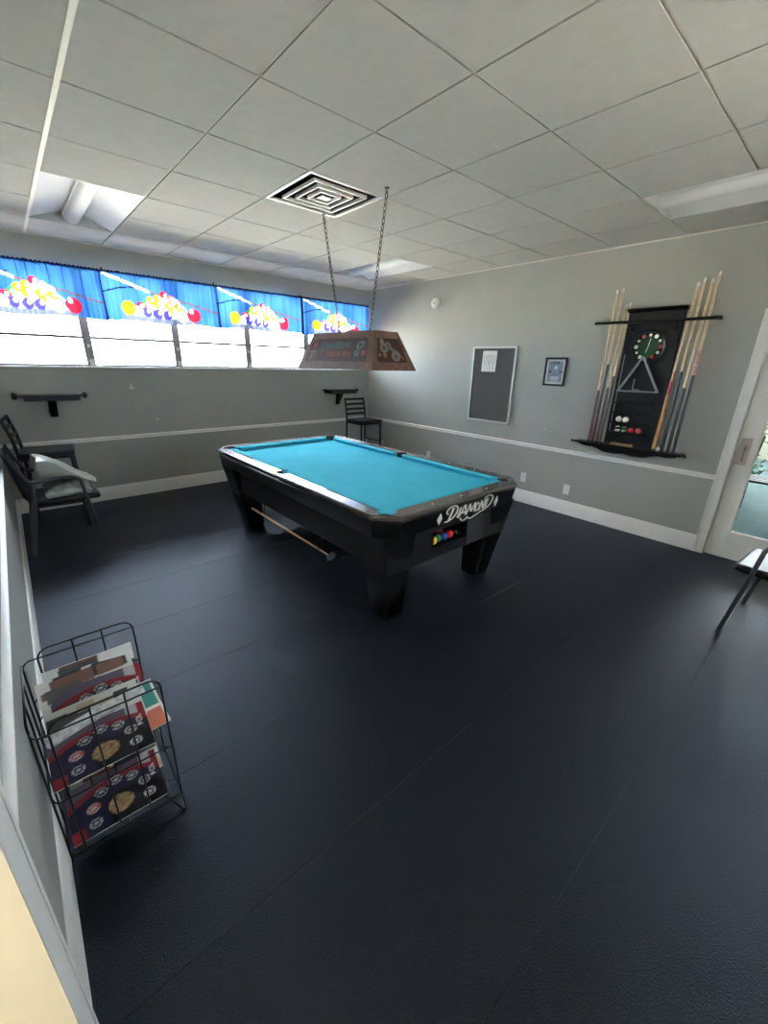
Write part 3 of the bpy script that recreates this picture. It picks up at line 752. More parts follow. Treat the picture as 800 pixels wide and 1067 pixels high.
for y0, y1, lb in ((-2.492, -2.63, 'far'), (-3.235, -3.03, 'near')):
    b = MB(); chain_pts(b, (-2.478, y0, H - .03), (LX, y1, Z1 + .02)); ch = link('chain', b, 'chain', t)
    b = MB(); b.cyl((-2.478, y0, H - .0065), (-2.478, y0, H - .013), .016, n=14)
    b.tube([(-2.478, y0, H - .01), (-2.478, y0 + .0, H - .02), (-2.478, y0 + .012, H - .028), (-2.478, y0, H - .04), (-2.478, y0 - .008, H - .034)], .0028, 8); link('ceiling_hook', b, 'chain', ch)
    b = MB(); b.tube([(LX, y1 + .012 * math.cos(a / 8 * PI), Z1 + .022 * math.sin(a / 8 * PI)) for a in range(9)], .003, 8); link('eye', b, 'chain', ch)
b = MB(); b.tube([Vector(p) for p in [(LX + .005, -2.60, 1.98), (LX + .01, -2.612, 1.93), (LX + .012, -2.66, 1.89), (LX + .01, -2.74, 1.87), (LX, -2.79, Z1 + .016)]], .003, 8); link('power_cord', b, 'wire', t)
b = MB(); b.box(LX - .03, LX + .03, LY - .05, LY + .05, Z1, Z1 + .018); link('junction_box', b, 'chain', t, bev=.003)

# ------------------------------------------------------------------ wall shelves (drink ledges)
def ledge(x0, x1, z, label):
    cx = (x0 + x1) / 2
    t = thing('wall_shelf', label, 'shelf', (cx, 0, z), group='black wall shelves')
    b = MB(); r = .02
    b.box(x0 + .04, x1 - .04, -.235, 0, z - .02, z); link('shelf_board', b, 'black', t, bev=.008)
    b = MB(); b.box(x0 + .085, x1 - .07, -.21, -.0, z - .058, z - .02); link('under_box', b, 'black2', t, bev=.004)
    for x, s in ((x0 + .04, -1), (x1 - .04, 1)):
        b = MB(); b.lathe((x, -.13, z - .012), (s, 0, 0), [(.022, 0), (.03, .012), (.03, .026), (.02, .04), (.004, .042)], 16); link('end_knob', b, 'black', t)
    b = MB(); b.loft([[(cx - .035, -.03, z - .058), (cx + .035, -.03, z - .058), (cx + .035, -.14, z - .058), (cx - .035, -.14, z - .058)],
                      [(cx - .03, 0, z - .235), (cx + .03, 0, z - .235), (cx + .03, -.03, z - .235), (cx - .03, -.03, z - .235)]])
    link('bracket', b, 'black2', t, bev=.004)
ledge(-4.60, -3.985, 1.232, 'black wall shelf left of the paint chips, above the armchair')
ledge(-.955, -.32, 1.205, 'black wall shelf in the far corner, above the bar chair')

# ------------------------------------------------------------------ chairs
def make_stool(label):
    t = thing('bar_chair', label, 'chair', (0, 0, 0), local=True)   # faces -y
    for sx in (-1, 1):
        b = MB(); b.tube([(sx * .195, .205, 0), (sx * .19, .19, .74), (sx * .188, .205, .9), (sx * .186, .245, 1.075)], [.0145] * 4, 10); link('rear_leg', b, 'chairmetal', t)
        b = MB(); b.tube([(sx * .2, -.215, 0), (sx * .19, -.19, .72)], .0145, 10); link('front_leg', b, 'chairmetal', t)
    for z in (.83, .905, .98, 1.055):
        b = MB(); y = .205 + max(0, (z - .9)) * .23
        b.loft([[(-.188, y - .006, z - .018), (-.188, y + .006, z - .018), (-.188, y + .006, z + .018), (-.188, y - .006, z + .018)],
                [(0, y + .014, z - .018), (0, y + .026, z - .018), (0, y + .026, z + .018), (0, y + .014, z + .018)],
                [(.188, y - .006, z - .018), (.188, y + .006, z - .018), (.188, y + .006, z + .018), (.188, y - .006, z + .018)]]); link('back_slat', b, 'chairmetal', t, bev=.003)
    b = MB()
    for z in (.25, .42):
        for a, c in (((-.197, -.208), (.197, -.208)), ((-.193, .2), (.193, .2)), ((-.195, -.205), (-.193, .2)), ((.195, -.205), (.193, .2))):
            if z == .42 and a[1] == c[1]: continue
            b.cyl((a[0], a[1], z), (c[0], c[1], z), .009, n=8)
    link('stretcher', b, 'chairmetal', t)
    b = MB(); b.box(-.195, .195, -.2, .195, .695, .722); link('seat_frame', b, 'chairmetal', t, bev=.004)
    b = MB(); b.box(-.21, .21, -.225, .195, .722, .765); link('seat_pad', b, 'vinyl', t, bev=.018, seg=3)
    return t
st = make_stool('black ladder-back bar chair in the far corner below the wall shelf')
st.location = (-.405, -.40, 0); st['group'] = 'ladder-back bar chairs'
s2 = copy_tree(st); s2['label'] = 'black ladder-back bar chair against the left wall, behind the armchair'
s2.location = (-4.455, -.585, 0); s2.rotation_euler = (0, 0, PI / 2 - math.radians(6))

t = thing('armchair', 'charcoal armchair with black seat by the left wall, holding grey bags', 'chair', (-4.467, -1.095, 0), math.radians(90), local=True)
# local: faces -y -> +x in the room ; local x runs along the room's y
for sx in (-1, 1):
    b = MB(); b.tube([(sx * .256, .265, 0), (sx * .25, .175, .43), (sx * .25, .155, .61)], [.0165, .0175, .0175], 10); link('rear_leg', b, 'greychair', t)
    b = MB(); b.tube(smooth([(sx * .205, .265, .875), (sx * .225, .262, .84), (sx * .245, .225, .74), (sx * .25, .17, .635), (sx * .25, .10, .628), (sx * .252, -.06, .640), (sx * .253, -.125, .632), (sx * .254, -.165, .60), (sx * .254, -.175, .55), (sx * .254, -.195, .38), (sx * .258, -.25, 0)], 6), .0135, 10); link('arm', b, 'greychair', t)
b = MB()
for y in (.175, -.185): b.cyl((-.25, y, .40), (.25, y, .40), .012, n=10)
for x in (-.17, .17): b.cyl((x, -.185, .40), (x, .175, .40), .012, n=10)
link('seat_frame', b, 'greychair', t)
b = MB(); b.box(-.225, .225, -.295, .18, .405, .455); link('seat_pad', b, 'vinyl', t, bev=.022, seg=3)
b = MB(); G = [[None] * 9 for _ in range(9)]
for i in range(9):
    for j in range(9):
        u, v = i / 8, j / 8
        x = (-.235 + .47 * u) * (1 - .1 * v ** 3); z = .47 + .405 * v - (.05 * abs(2 * u - 1) ** 4 * v); y = .195 + .075 * v + .03 * (1 - (2 * u - 1) ** 2)
        G[i][j] = (b.V((x, y - .014, z)), b.V((x, y + .014, z)))
for i in range(8):
    for j in range(8):
        for q in (0, 1): b.face([G[i][j][q], G[i + 1][j][q], G[i + 1][j + 1][q], G[i][j + 1][q]])
for i in range(8):
    for j in (0, 8): b.face([G[i][j][0], G[i + 1][j][0], G[i + 1][j][1], G[i][j][1]]); b.face([G[j][i][0], G[j][i + 1][0], G[j][i + 1][1], G[j][i][1]])
link('backrest', b, 'fabricb', t)
t['group'] = 'charcoal armchairs'
a2 = copy_tree(t); a2['label'] = 'charcoal armchair with black seat by the glazed door, cut by the right edge'
a2.location = (-1.12, -5.70, 0); a2.rotation_euler = (0, 0, math.radians(175.6))

# soft things on the armchair
def soft(fn, n, m):
    b = MB()
    top = [[b.V(fn(i / n, j / m, 1)) for j in range(m + 1)] for i in range(n + 1)]
    bot = [[b.V(fn(i / n, j / m, -1)) if 0 < i < n and 0 < j < m else top[i][j] for j in range(m + 1)] for i in range(n + 1)]
    for i in range(n):
        for j in range(m):
            b.face([top[i][j], top[i + 1][j], top[i + 1][j + 1], top[i][j + 1]])
            b.face([bot[i][j], bot[i][j + 1], bot[i + 1][j + 1], bot[i + 1][j]])
    return b
def foil_fn(u, v, s):
    x, y = -4.56 + .34 * u, -1.30 + .41 * v
    w = (math.sin(PI * u) * math.sin(PI * v)) ** .4
    nz = noise.noise((x * 11, y * 11, s)) * .03 + abs(noise.noise((x * 22, y * 15, 5))) * .03
    z = .458 + (.03 + .06 * w + .8 * nz * w if s > 0 else .004 * (1 - w))
    return (x + .01 * noise.noise((u * 4, v * 4, 8)), y + .015 * noise.noise((u * 3, v * 5, 2)), z)
b = soft(foil_fn, 26, 30); tag(link('plastic_bag', b, 'foil', origin=(-4.4, -1.095, .458), smooth=30), 'crumpled silver plastic bag lying on the armchair seat', 'bag')
def cover_fn(u, v, s):
    x = -4.585 + .40 * u + .015 * math.sin(v * 5); y = -1.30 + .41 * v + .02 * u
    w = min(1, (math.sin(PI * u) * math.sin(PI * v)) ** .16 * 1.02)
    top = .83 - .30 * u ** 1.2 + .008 * math.sin(v * 9 + u * 4) + .016 * noise.noise((u * 4, v * 5, 2)) - .022 * math.exp(-((v - .30) / .05) ** 2) * (1 - u)
    bot = .605 - .035 * u + .006 * noise.noise((u * 5, v * 5, 7))
    mid = (top + bot) / 2
    return (x, y, max(mid + (top - mid) * w, mid) if s > 0 else mid + (bot - mid) * w)
b = soft(cover_fn, 26, 26); tag(link('vinyl_cover', b, 'cover', origin=(-4.4, -1.095, .58), smooth=60), 'folded grey vinyl cover leaning on the armchair above the plastic bag', 'cover')

# ------------------------------------------------------------------ right wall: board, picture, detector, outlets
t = thing('bulletin_board', 'framed charcoal felt notice board on the right wall', 'notice board', (0, -2.485, .93))
y0, y1, z0, z1 = -2.80, -2.165, .928, 1.842
b = MB(); f_ = .024
b.box(-.022, 0, y0, y0 + f_, z0, z1); b.box(-.022, 0, y1 - f_, y1, z0, z1); b.box(-.022, 0, y0 + f_, y1 - f_, z0, z0 + f_); b.box(-.022, 0, y0 + f_, y1 - f_, z1 - f_, z1)
link('frame', b, 'alu', t, bev=.003)
b = MB(); b.box(-.012, 0, y0 + f_, y1 - f_, z0 + f_, z1 - f_); link('felt_panel', b, 'felt', t)
def paper_paint(u, v):
    c = rgb(226, 222, 218)
    for cx in (.22, .5, .78):
        q = abs(math.hypot((u - cx) * 1.4, (v - .62) * .8) - .14 - .03 * math.sin(v * 30))
        if q < .025: c = rgb(172, 170, 172)
        if abs(u - cx) < .07 and .12 < v < .4 and int(v * 40) % 3 == 0: c = rgb(170, 170, 172)
    return c
o = paint_sheet('paper_notice', paper_paint, 30, 36, lambda u, v: (-.014 - .003 * math.sin(u * 3), -2.315 - .21 * u - .004 * v, 1.545 + .245 * v), 'paper', origin=(-.014, -2.42, 1.545), thick=.0008)
tag(o, 'white paper sheet with faint sketches pinned on the notice board', 'paper')
for k, (py, pz) in enumerate(((-2.33, 1.778), (-2.515, 1.778))):
    b = MB(); b.lathe((-.0165, py, pz), (-1, 0, 0), [(.004, 0), (.006, .002), (.005, .008), (.001, .009)], 12)
    tag(link('push_pin', b, 'metal', origin=(-.0165, py, pz)), 'small push pin in the %s top corner of the white paper notice' % ('left', 'right')[k], 'pin', 'push pins holding the paper notice')
t = thing('picture_frame', 'small black framed blue certificate on the right wall', 'picture', (0, -3.30, 1.42))
y0, y1, z0, z1 = -3.426, -3.176, 1.42, 1.718; f_ = .02
b = MB(); b.box(-.02, 0, y0, y0 + f_, z0, z1); b.box(-.02, 0, y1 - f_, y1, z0, z1); b.box(-.02, 0, y0 + f_, y1 - f_, z0, z0 + f_); b.box(-.02, 0, y0 + f_, y1 - f_, z1 - f_, z1)
link('frame', b, 'black', t, bev=.003)
def cert(u, v):
    if u < .1 or u > .9 or v < .08 or v > .93: return rgb(214, 214, 208)
    c = mixc(rgb(118, 130, 150), rgb(150, 160, 176), .5 + .5 * noise.noise((u * 5, v * 5, 0)))
    if math.hypot((u - .52) * .8, v - .66) < .07: c = rgb(225, 226, 222)
    if .45 < v < .56 and (u < .3 or u > .72) and int(u * 20) % 2: c = rgb(44, 48, 56)
    if v < .36 and .25 < u < .75 and int(v * 26) % 2: c = rgb(206, 210, 214)
    if v > .8 and .25 < u < .75 and int(u * 22) % 3: c = rgb(84, 92, 108)
    return c
paint_sheet('certificate', cert, 36, 44, lambda u, v: (-.008, y1 - f_ - (y1 - y0 - 2 * f_) * u, z0 + f_ + (z1 - z0 - 2 * f_) * v), 'print', parent=t, thick=.001)
t = thing('smoke_detector', 'round white smoke detector high on the right wall', 'smoke detector', (0, -1.452, 2.396))
b = MB(); b.lathe((0, -1.452, 2.396), (-1, 0, 0), [(.066, 0), (.066, .014), (.056, .022), (.05, .036), (.03, .044), (.001, .045)], 32); link('housing', b, 'plastic', t)
b = MB(); b.lathe((-.043, -1.452, 2.396), (-1, 0, 0), [(.02, 0), (.02, .004), (.014, .005), (.001, .005)], 20); link('grille', b, 'alu', t)
def outlet(y, z, label):
    t = thing('wall_outlet', label, 'outlet', (0, y, z), group='outlets along the right wall')
    b = MB(); b.box(-.006, 0, y - .036, y + .036, z - .058, z + .058); pl_ = link('cover_plate', b, 'plastic', t, bev=.003)
    for dz in (-.022, .022):
        b = MB(); b.lathe((-.006, y, z + dz), (-1, 0, 0), [(.016, 0), (.016, .002), (.001, .002)], 18); so = link('socket', b, 'trim', t)
        b = MB()
        for dy in (-.006, .006): b.box(-.0088, -.0078, y + dy - .001, y + dy + .001, z + dz - .004, z + dz + .005)
        link('slot', b, 'dark', so)
outlet(-3.655, .293, 'white wall outlet on the right wall below the black framed certificate')
outlet(-3.098, .318, 'white wall outlet half hidden behind the right corner of the pool table')
outlet(-1.485, .315, 'white wall outlet peeking above the far rail of the pool table')
outlet(-.415, .322, 'white wall outlet near the corner beside the bar chair legs')

# ------------------------------------------------------------------ cue rack
py0, py1 = -4.425, -3.965
t = thing('cue_rack', 'black wall-mounted cue rack with ball shelves on the right wall', 'cue rack', (0, -4.19, .86))
b = MB(); b.box(-.03, 0, py0, py1, .875, 2.12); link('back_panel', b, 'black2', t, bev=.004)
b = MB(); b.prism([(0, 2.115), (-.045, 2.115), (-.055, 2.13), (-.065, 2.135), (-.065, 2.148), (0, 2.148)], lambda p, q, a: (p, a, q), py0 - .012, py1 + .012); link('cornice', b, 'black', t)
for s in (py0 + .012, py1 - .012):
    b = MB(); b.box(-.036, -.03, s - .008, s + .008, .92, 2.1); link('moulding', b, 'black', t, bev=.003)
b = MB(); b.box(-.118, -.062, -4.69, -3.70, 2.018, 2.042)
for y in (-3.695, -4.695): b.sphere((-.09, y, 2.03), .016, 12, 8)
bar = link('notched_bar', b, 'black', t, bev=.003)
for y in (-4.03, -4.36):
    b = MB(); b.box(-.066, -.03, y - .03, y + .03, 1.945, 2.03); link('bar_bracket', b, 'black', t, bev=.004)
b = MB()
b.box(-.135, 0, -4.69, -3.70, .868, .888)
sc_pts = [(-4.66, .868), (-3.73, .868), (-3.75, .85), (-3.82, .838), (-3.88, .842), (-3.93, .83), (-4.0, .805), (-4.1, .80), (-4.19, .812), (-4.28, .80), (-4.38, .805), (-4.45, .83), (-4.50, .842), (-4.57, .838), (-4.64, .85)]
b.prism(sc_pts, lambda p, q, a: (a, p, q), -.10, -.078)
for y in (-3.69, -4.70): b.lathe((-.12, y, .878), (0, 1 if y > -4 else -1, 0), [(.008, 0), (.014, .008), (.014, .02), (.004, .03)], 12)
link('cue_shelf', b, 'black', t, bev=.003)
zs_ = [1.019, 1.114, 1.209, 1.304]
for z in zs_:
    b = MB(); b.box(-.085, -.03, py0 + .05, py1 - .05, z - .012, z); b.box(-.09, -.084, py0 + .05, py1 - .05, z - .012, z + .006); link('ball_shelf', b, 'black', t, bev=.002)
b = MB(); b.tube([(-.036, py1 - .035, 1.02), (-.036, py1 - .035, 1.75)], .004, 8); link('edge_rod', b, 'metal', t)
b = MB(); b.box(-.098, -.035, -4.25, -4.05, .888, .912); link('nameplate', b, 'brass', t, bev=.003)
# clock on the rack
cy_, cz_, cr = -4.19, 1.815, .148
t = thing('wall_clock', 'round green clock with pool balls as hour marks on the cue rack', 'clock', (-.03, cy_, cz_))
b = MB(); b.lathe((-.03, cy_, cz_), (-1, 0, 0), [(cr, 0), (cr, .022), (cr - .008, .03), (cr - .018, .026), (cr - .02, .012), (.001, .012)], 40); link('case', b, 'black', t)
b = MB(); b.lathe((-.042, cy_, cz_), (-1, 0, 0), [(.092, 0), (.092, .003), (.001, .003)], 36); link('dial', b, 'clockgreen', t)
cc = ['ball_white', 'ball_white', 'ball_white', 'ball_pink', 'ball_white', 'ball_red', 'ball_green', 'ball_white', 'ball_white', 'ball_white', 'ball_white', 'ball_pink']
for k in range(12):
    a = PI / 2 - 2 * PI * k / 12; r = .018 if k % 2 else .013
    b = MB(); b.lathe((-.043, cy_ - .102 * math.cos(a), cz_ + .102 * math.sin(a)), (-1, 0, 0), [(r, 0), (r * .85, .004), (r * .5, .007), (.0005, .008)], 14); link('hour_mark', b, cc[k], t)
for a, l in ((1.45, .075), (4.45, .05)):
    b = MB(); b.tube([(-.047, cy_, cz_), (-.047, cy_ - l * math.cos(a), cz_ + l * math.sin(a))], .0022, 6); link('hand', b, 'ferrule', t)
# triangle rack hanging on the panel
A_, B_, C_ = (-4.172, 1.74), (-3.995, 1.405), (-4.37, 1.41)
t = thing('ball_triangle', 'grey triangle ball rack hanging below the green clock', 'triangle rack', (-.05, -4.17, 1.42))
tri = []
for p, q, r in ((A_, B_, C_), (B_, C_, A_), (C_, A_, B_)):
    P, Q, R_ = Vector(p), Vector(q), Vector(r); u1 = (R_ - P).normalized(); u2 = (Q - P).normalized()
    for k in range(5): s = k / 4; tri.append(P + (u1 * (1 - s) ** 2 + u2 * s ** 2) * .022)
b = MB(); R0 = [(-.034, p.x, p.y) for p in tri]; cen = Vector((sum(p.x for p in tri) / len(tri), sum(p.y for p in tri) / len(tri)))
inn = [cen + (p - cen) * .88 for p in tri]
b.loft([[(-.034, p.x, p.y) for p in tri], [(-.072, p.x, p.y) for p in tri], [(-.072, p.x, p.y) for p in inn], [(-.034, p.x, p.y) for p in inn]], closed=True)
link('rack_frame', b, 'rackgrey', t)
for p in (B_, C_):
    b = MB(); q = Vector(p).lerp(cen, .1); b.lathe((-.072, q.x, q.y), (-1, 0, 0), [(.012, 0), (.012, .003), (.001, .004)], 14); link('corner_stud', b, 'metal', t)
b = MB(); b.tube([(-.03, A_[0], 1.70), (-.078, A_[0], 1.70), (-.08, A_[0], 1.712)], .004, 8); tag(link('hook', b, 'metal', origin=(-.03, A_[0], 1.7)), 'small steel hook at the apex of the triangle rack', 'hook')
t = thing('chalk_holder', 'thin steel upright clip standing inside the triangle rack', 'holder', (-.03, -4.14, 1.43))
b = MB(); b.box(-.045, -.03, -4.19, -4.13, 1.425, 1.433); link('base', b, 'metal', t); b = MB(); b.box(-.045, -.03, -4.136, -4.128, 1.433, 1.53); link('upright', b, 'metal', t)
# balls on the small shelves
G2 = 'balls on the shelves of the cue rack'
for y, z, ms, stp, lb in [(-4.075, 1.114, 'ball_white', None, 'ivory cue ball, left of the pair on the cue rack upper ball row'), (-4.138, 1.114, 'ball_white', None, 'ivory cue ball, right of the pair on the cue rack upper ball row'),
                     (-4.08, 1.019, 'ball_white', 'ball_black', 'black and white striped ball first on the cue rack lower ball row'), (-4.145, 1.019, 'ball_white', 'ball_green', 'dark green striped ball second on the cue rack lower ball row'),
                     (-4.21, 1.019, 'ball_red', None, 'red ball third on the cue rack lower ball row'), (-4.275, 1.019, 'ball_pink', None, 'pinkish red ball last on the cue rack lower ball row')]:
    ball('billiard_ball', lb, (-.058, y, z + BALLR), ms, G2, stp)
ball('billiard_ball', 'white ball on the cue shelf between the right-hand cue butts', (-.108, -4.49, .888 + BALLR * .75), 'ball_white', G2).scale = (.75, .75, .75)
# cues
def cue(y0, y1, zt, butt, label, split, shaft='ash', wrap=None, xb=-.112, xt=-.0345):
    z0 = .888; L = zt - z0
    P = lambda s: Vector((xb + (xt - xb) * s, y0 + (y1 - y0) * s, z0 + L * s)); Rr = lambda s: .0155 * (1 - s) + .0078 * s
    t = thing('pool_cue', label, 'cue', tuple(P(0)), group='cues in the cue rack')
    def part(nm, s0, s1, ms, grow=0): 
        b = MB(); b.tube([P(s0), P((s0 + s1) / 2), P(s1)], [Rr(s0) + grow, Rr((s0 + s1) / 2) + grow, Rr(s1) + grow], 12); return link(nm, b, ms, t)
    part('bumper', 0, .012, 'dark'); part('butt', .012, split, butt); part('shaft', split, .978, shaft); part('ferrule', .978, .992, 'ferrule', .0006); part('tip', .992, 1, 'plastic')
    if wrap: part('wrap', wrap[0], wrap[1], wrap[2], .0006)
cue(-3.848, -3.815, 2.325, 'maroon', 'pale cue with maroon butt, leftmost in the cue rack', .36)
cue(-3.883, -3.868, 2.335, 'brown', 'pale cue with dark brown butt, second from the left in the rack', .53)
cue(-3.918, -3.925, 2.19, 'greybrown', 'short cue with grey-brown butt, third from the left in the rack', .42)
cue(-3.952, -3.955, 2.205, 'greybrown', 'short cue against the left edge of the cue rack panel', .5)
cue(-4.45, -4.465, 2.322, 'honey', 'all honey-wood cue beside the right edge of the cue rack panel', .5, wrap=(.36, .44, 'red'))
cue(-4.52, -4.505, 2.35, 'black', 'cue with long black butt, second from the panel on the right', .49)
cue(-4.57, -4.56, 2.337, 'black', 'cue with black butt, third from the panel on the right', .40)
cue(-4.615, -4.60, 2.385, 'black', 'rightmost cue in the rack, with pink and white wrap', .46, wrap=(.46, .60, 'pink'))

# ------------------------------------------------------------------ magazine rack by the left wall
RA = Vector((-4.775, -4.355, 0)); RD = Vector((1, 0, 0)); RN = Vector((0, 1, 0)); RW = .345
def rp(u, d, z): return RA + RD * (u * RW) + RN * d + Vector((0, 0, z))
t = thing('magazine_rack', 'black wire magazine rack on the floor by the left wall', 'magazine rack', tuple(RA))
WR = .0034
DEP = .40
def rounded(u0, u1, z0, z1, d0, d1, r=.04):
    k = r / RW; f = lambda u, z: rp(u, d0 + (d1 - d0) * (z - z0) / (z1 - z0), z)
    pts = [f(u0, z0), f(u0, z1 - r)]
    for a in range(1, 6): q = PI / 2 * a / 6; pts.append(f(u0 + k * (1 - math.cos(q)), z1 - r + r * math.sin(q)))
    pts += [f(u0 + k, z1), f(u1 - k, z1)]
    for a in range(1, 6): q = PI / 2 * a / 6; pts.append(f(u1 - k + k * math.sin(q), z1 - r + r * math.cos(q)))
    return pts + [f(u1, z1 - r), f(u1, z0)], f
FZ, BZ = .60, .615
UL = .125
# front panel: rounded loop with two uprights, and bars that run on to the left side frame
pts, ff = rounded(UL, 1, .05, FZ, 0, 0)
b = MB(); b.tube(pts, WR, 8)
for u in (.43, .70): b.tube([ff(u, .05), ff(u, FZ)], WR * .85, 8)
link('front_panel', b, 'wire', t)
for z in (.05, .062, .30, .565):
    b = MB(); b.tube([rp(0, .03, z), rp(.02, .008, z), rp(.05, -.004, z), rp(1, -.004, z), rp(1, .03, z)], WR * .85, 8); link('front_bar', b, 'wire', t)
pts, fk = rounded(UL, 1, .05, BZ, DEP, DEP)
b = MB(); b.tube(pts, WR, 8)
for u in (.43, .70): b.tube([fk(u, .05), fk(u, BZ)], WR * .85, 8)
link('back_panel', b, 'wire', t)
for z in (.07, .16, .25, .34, .42, .58):
    b = MB(); b.tube([rp(0, DEP - .03, z), rp(.02, DEP - .008, z), rp(.05, DEP + .004, z), rp(1, DEP + .004, z)], WR * .85, 8); link('back_bar', b, 'wire', t)
# left side frame
b = MB(); b.tube([rp(0, .03, WR), rp(0, .03, .59), rp(0, .045, .60), rp(0, DEP - .045, .60), rp(0, DEP - .03, .59), rp(0, DEP - .03, WR)], WR, 8)
for d in (.14, .25): b.tube([rp(0, d, .05), rp(0, d, .60)], WR * .85, 8)
for z in (.05, .31): b.tube([rp(0, .03, z), rp(0, DEP - .03, z + .02)], WR * .85, 8)
link('side_panel', b, 'wire', t)
# right side frame with its V-shaped foot
b = MB(); b.tube([rp(1, 0, .06), rp(1, -.03, WR + .002), rp(.97, -.025, WR), rp(.82, .06, .05)], WR, 8); link('foot', b, 'wire', t)
b = MB(); b.tube([rp(1, DEP, .06), rp(1, DEP + .02, WR), rp(.97, DEP, WR), rp(.82, DEP - .06, .05)], WR, 8); link('foot', b, 'wire', t)
b = MB()
for z0 in (.05, .10, .31): b.tube([rp(1, 0, z0), rp(1, DEP, z0 + .02)], WR * .85, 8)
b.tube([rp(1, .22, .05), rp(1, .22, .32)], WR * .85, 8)
link('side_panel', b, 'wire', t)
for z0, z1 in ((.05, .07), (.30, .34)):
    for k in range(5):
        u = (k + .5) / 5; b = MB(); b.tube([rp(u, 0, z0), rp(u, DEP, z1)], WR * .75, 8); link('shelf_wire', b, 'wire', t)
# magazines
FONT = {'P': '11110 10001 10001 11110 10000 10000 10000', 'O': '01110 10001 10001 10001 10001 10001 01110', 'L': '10000 10000 10000 10000 10000 10000 11111'}
def letters(txt, x, y):          # x,y in 0..1 over the word box
    if not (0 <= x < 1 and 0 <= y < 1): return False
    n = len(txt); i = int(x * n); cx = (x * n - i) * 6
    if cx >= 5: return False
    return FONT[txt[i]].split()[min(6, int((1 - y) * 7))][int(cx)] == '1'
def cover_a(seed):                # navy cover, red arc, round medallions; printed sideways
    def f(u, v):
        c = rgb(40, 40, 66)
        d = math.hypot((u - .56), (v + .10) * .95)
        if u < .14: c = rgb(40, 36, 62) if v > .2 else rgb(150, 40, 48)
        if d > .90: c = rgb(190, 186, 186) if u > .8 else rgb(104, 92, 108)
        if .82 < d < .91: c = rgb(142, 44, 52)
        if d < .60 and u > .4: c = rgb(22, 22, 27)
        if u > .93 and v > .6: c = rgb(150, 44, 52)
        q = math.hypot(u - .52, (v - .30) * .8)
        if q < .135: c = mixc(rgb(206, 172, 126), rgb(104, 76, 54), .5 + .7 * noise.noise((u * 18, v * 18, seed)))
        for k in range(7):
            a = PI * (1.08 - .19 * k); x, y = .53 + .30 * math.cos(a), .30 + .46 * math.sin(a)
            q = math.hypot(u - x, (v - y) * .8)
            if q < .072: c = rgb(196, 196, 196) if (.05 < q < .064 or q < .026) else (rgb(56, 50, 58) if k not in (1,) else rgb(186, 80, 66))
        if letters('POOL', (v - .5) / .24, (.945 - u) / .055): c = rgb(226, 224, 220)
        return c
    return f
def cover_b(seed):
    rnd = random.Random(seed); cols = [rgb(*c) for c in ((220, 218, 212), (180, 176, 170), (96, 92, 92), (60, 58, 62), (128, 92, 80), (200, 186, 160))]
    blocks = [(rnd.random() * .8, rnd.random() * .85, rnd.uniform(.15, .45), rnd.uniform(.08, .25), rnd.choice(cols)) for _ in range(16)]
    def f(u, v):
        c = cols[0]
        for x, y, w, h, k in blocks:
            if x < u < x + w and y < v < y + h: c = k
        if u > .12 and u < .9 and int(v * 46) % 4 == 0 and v < .4: c = rgb(110, 108, 108)
        return c
    return f
def cover_t(seed):
    def f(u, v):
        if u < .10 or u > .95 or v > .96: return rgb(226, 226, 222)
        if v < .4: return rgb(216, 128, 104)
        return rgb(70, 150, 142) if v > .45 else rgb(240, 236, 226)
    return f
def magazine(u, d, z, tilt, rz, fn, label, w=.212, h=.276, th=.006, rollx=0.0):
    base = rp(u, d, z)
    t = thing('magazine', label, 'magazine', tuple(base), local=True, group='magazines in the wire rack')
    ax = math.atan2(RD.y, RD.x)
    t.rotation_euler = (-tilt, rollx, 0)
    t.rotation_mode = 'XYZ'
    t.matrix_world = Matrix.Translation(base) @ Matrix.Rotation(ax + rz, 4, 'Z') @ Matrix.Rotation(-tilt, 4, 'X') @ Matrix.Rotation(rollx, 4, 'Y')
    bow = random.Random(label).uniform(-.004, .010)
    yb_ = lambda x, z_: bow * math.sin(PI * z_ / h) - .004 * math.sin(PI * (x + w / 2) / w)
    b = MB(); n = 8
    for s in (0,):
        F = [[b.V((-w / 2 + w * i / n, yb_(-w / 2 + w * i / n, h * j / n), h * j / n)) for j in range(n + 1)] for i in range(n + 1)]
        B2 = [[b.V((-w / 2 + w * i / n, yb_(-w / 2 + w * i / n, h * j / n) + th, h * j / n)) for j in range(n + 1)] for i in range(n + 1)]
        for i in range(n):
            for j in range(n):
                b.face([F[i][j], F[i + 1][j], F[i + 1][j + 1], F[i][j + 1]]); b.face([B2[i][j], B2[i][j + 1], B2[i + 1][j + 1], B2[i + 1][j]])
            for G_ in (0, n):
                b.face([F[i][G_], B2[i][G_], B2[i + 1][G_], F[i + 1][G_]]); b.face([F[G_][i], F[G_][i + 1], B2[G_][i + 1], B2[G_][i]])
    link('pages', b, 'white', t, smooth=60)
    paint_sheet('front_cover', fn, 48, 60, lambda uu, vv: (-w / 2 + w * uu, yb_(-w / 2 + w * uu, h * vv) - .0012, h * vv), 'print', parent=t)
    return t
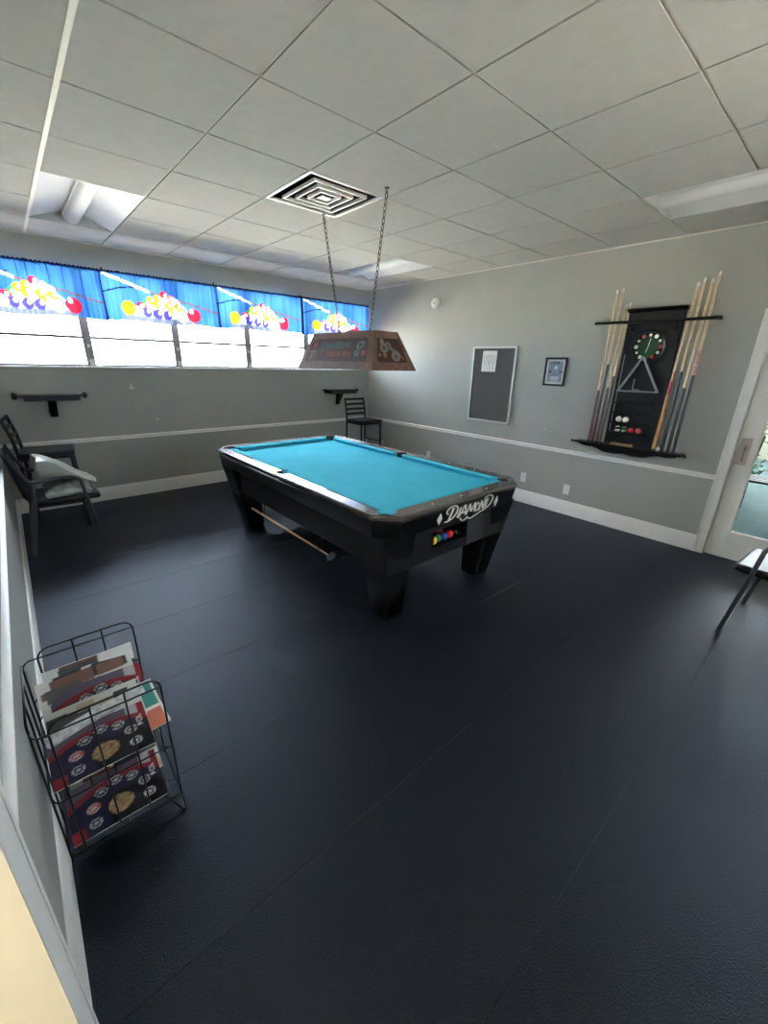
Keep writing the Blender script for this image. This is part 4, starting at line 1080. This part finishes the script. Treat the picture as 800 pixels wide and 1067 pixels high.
# upper tier, back to front (d = depth of the foot edge; tilt leans the top away from the picture's front)
magazine(.53, .325, .345, .30, .0, cover_b(21), 'pale magazine with a white top edge at the very back of the upper rack tier', w=.285, h=.19)
magazine(.49, .265, .342, .62, .06, cover_b(3), 'magazine with pale grey photo cover, second from the back of the upper rack tier', w=.30, h=.19)
magazine(.53, .20, .338, .85, -.05, cover_a(12), 'navy billiard magazine behind the rolled newspaper in the upper rack tier', w=.29, h=.18)
magazine(.48, .125, .330, 1.02, .03, cover_b(9), 'white newsletter lying under the rolled newspaper in the upper rack tier', w=.285, h=.18)
magazine(.83, .085, .320, 1.16, .10, cover_t(4), 'teal and orange brochure sticking out at the right of the upper rack tier', w=.17, h=.20, th=.004)
magazine(.45, .030, .316, 1.18, .0, cover_a(5), 'navy billiard magazine lying frontmost in the upper rack tier', w=.29, h=.175)
p0, p1 = rp(.06, .12, .432), rp(.90, .16, .462)
b = MB(); b.tube(smooth([p0, p0.lerp(p1, .35) + Vector((0, .004, .003)), p0.lerp(p1, .7), p1], 5), .019, 16)
b.tube([p0 + Vector((-.001, 0, 0)), p0 + Vector((.003, 0, 0))], .013, 12)
tag(link('rolled_newspaper', b, 'newsprint', origin=tuple(p0)), 'pale rolled newspaper lying across the magazines in the upper rack tier', 'newspaper')
magazine(.50, .23, .078, .50, .0, cover_b(6), 'pale magazine at the back of the lower rack tier', w=.285, h=.19)
magazine(.52, .145, .073, .90, .0, cover_b(8), 'magazine with brown photo cover in the middle of the lower rack tier', w=.28, h=.18)
magazine(.46, .020, .066, 1.12, .0, cover_a(7), 'navy billiard magazine with round medallions, frontmost in the lower rack tier', w=.29, h=.18)

# ------------------------------------------------------------------ light: sky and sun, besides the added hall lamp
w = D.worlds.new('world'); sc.world = w; w.use_nodes = True
bg = w.node_tree.nodes['Background']; bg.inputs['Color'].default_value = (.74, .86, 1.0, 1); bg.inputs['Strength'].default_value = 11.0
sl = D.lights.new('sun', 'SUN'); sl.energy = 34.0; sl.angle = math.radians(1.0); sl.color = (1, .95, .86)
so = D.objects.new('sun', sl); COL.objects.link(so)
so.rotation_euler = Vector((.5, .05, -.86)).to_track_quat('-Z', 'Y').to_euler()

sc.view_settings.view_transform = 'Standard'; sc.view_settings.look = 'None'; sc.view_settings.gamma = 1.0
sc.view_settings.use_curve_mapping = False
sc.view_settings.exposure = 1.7
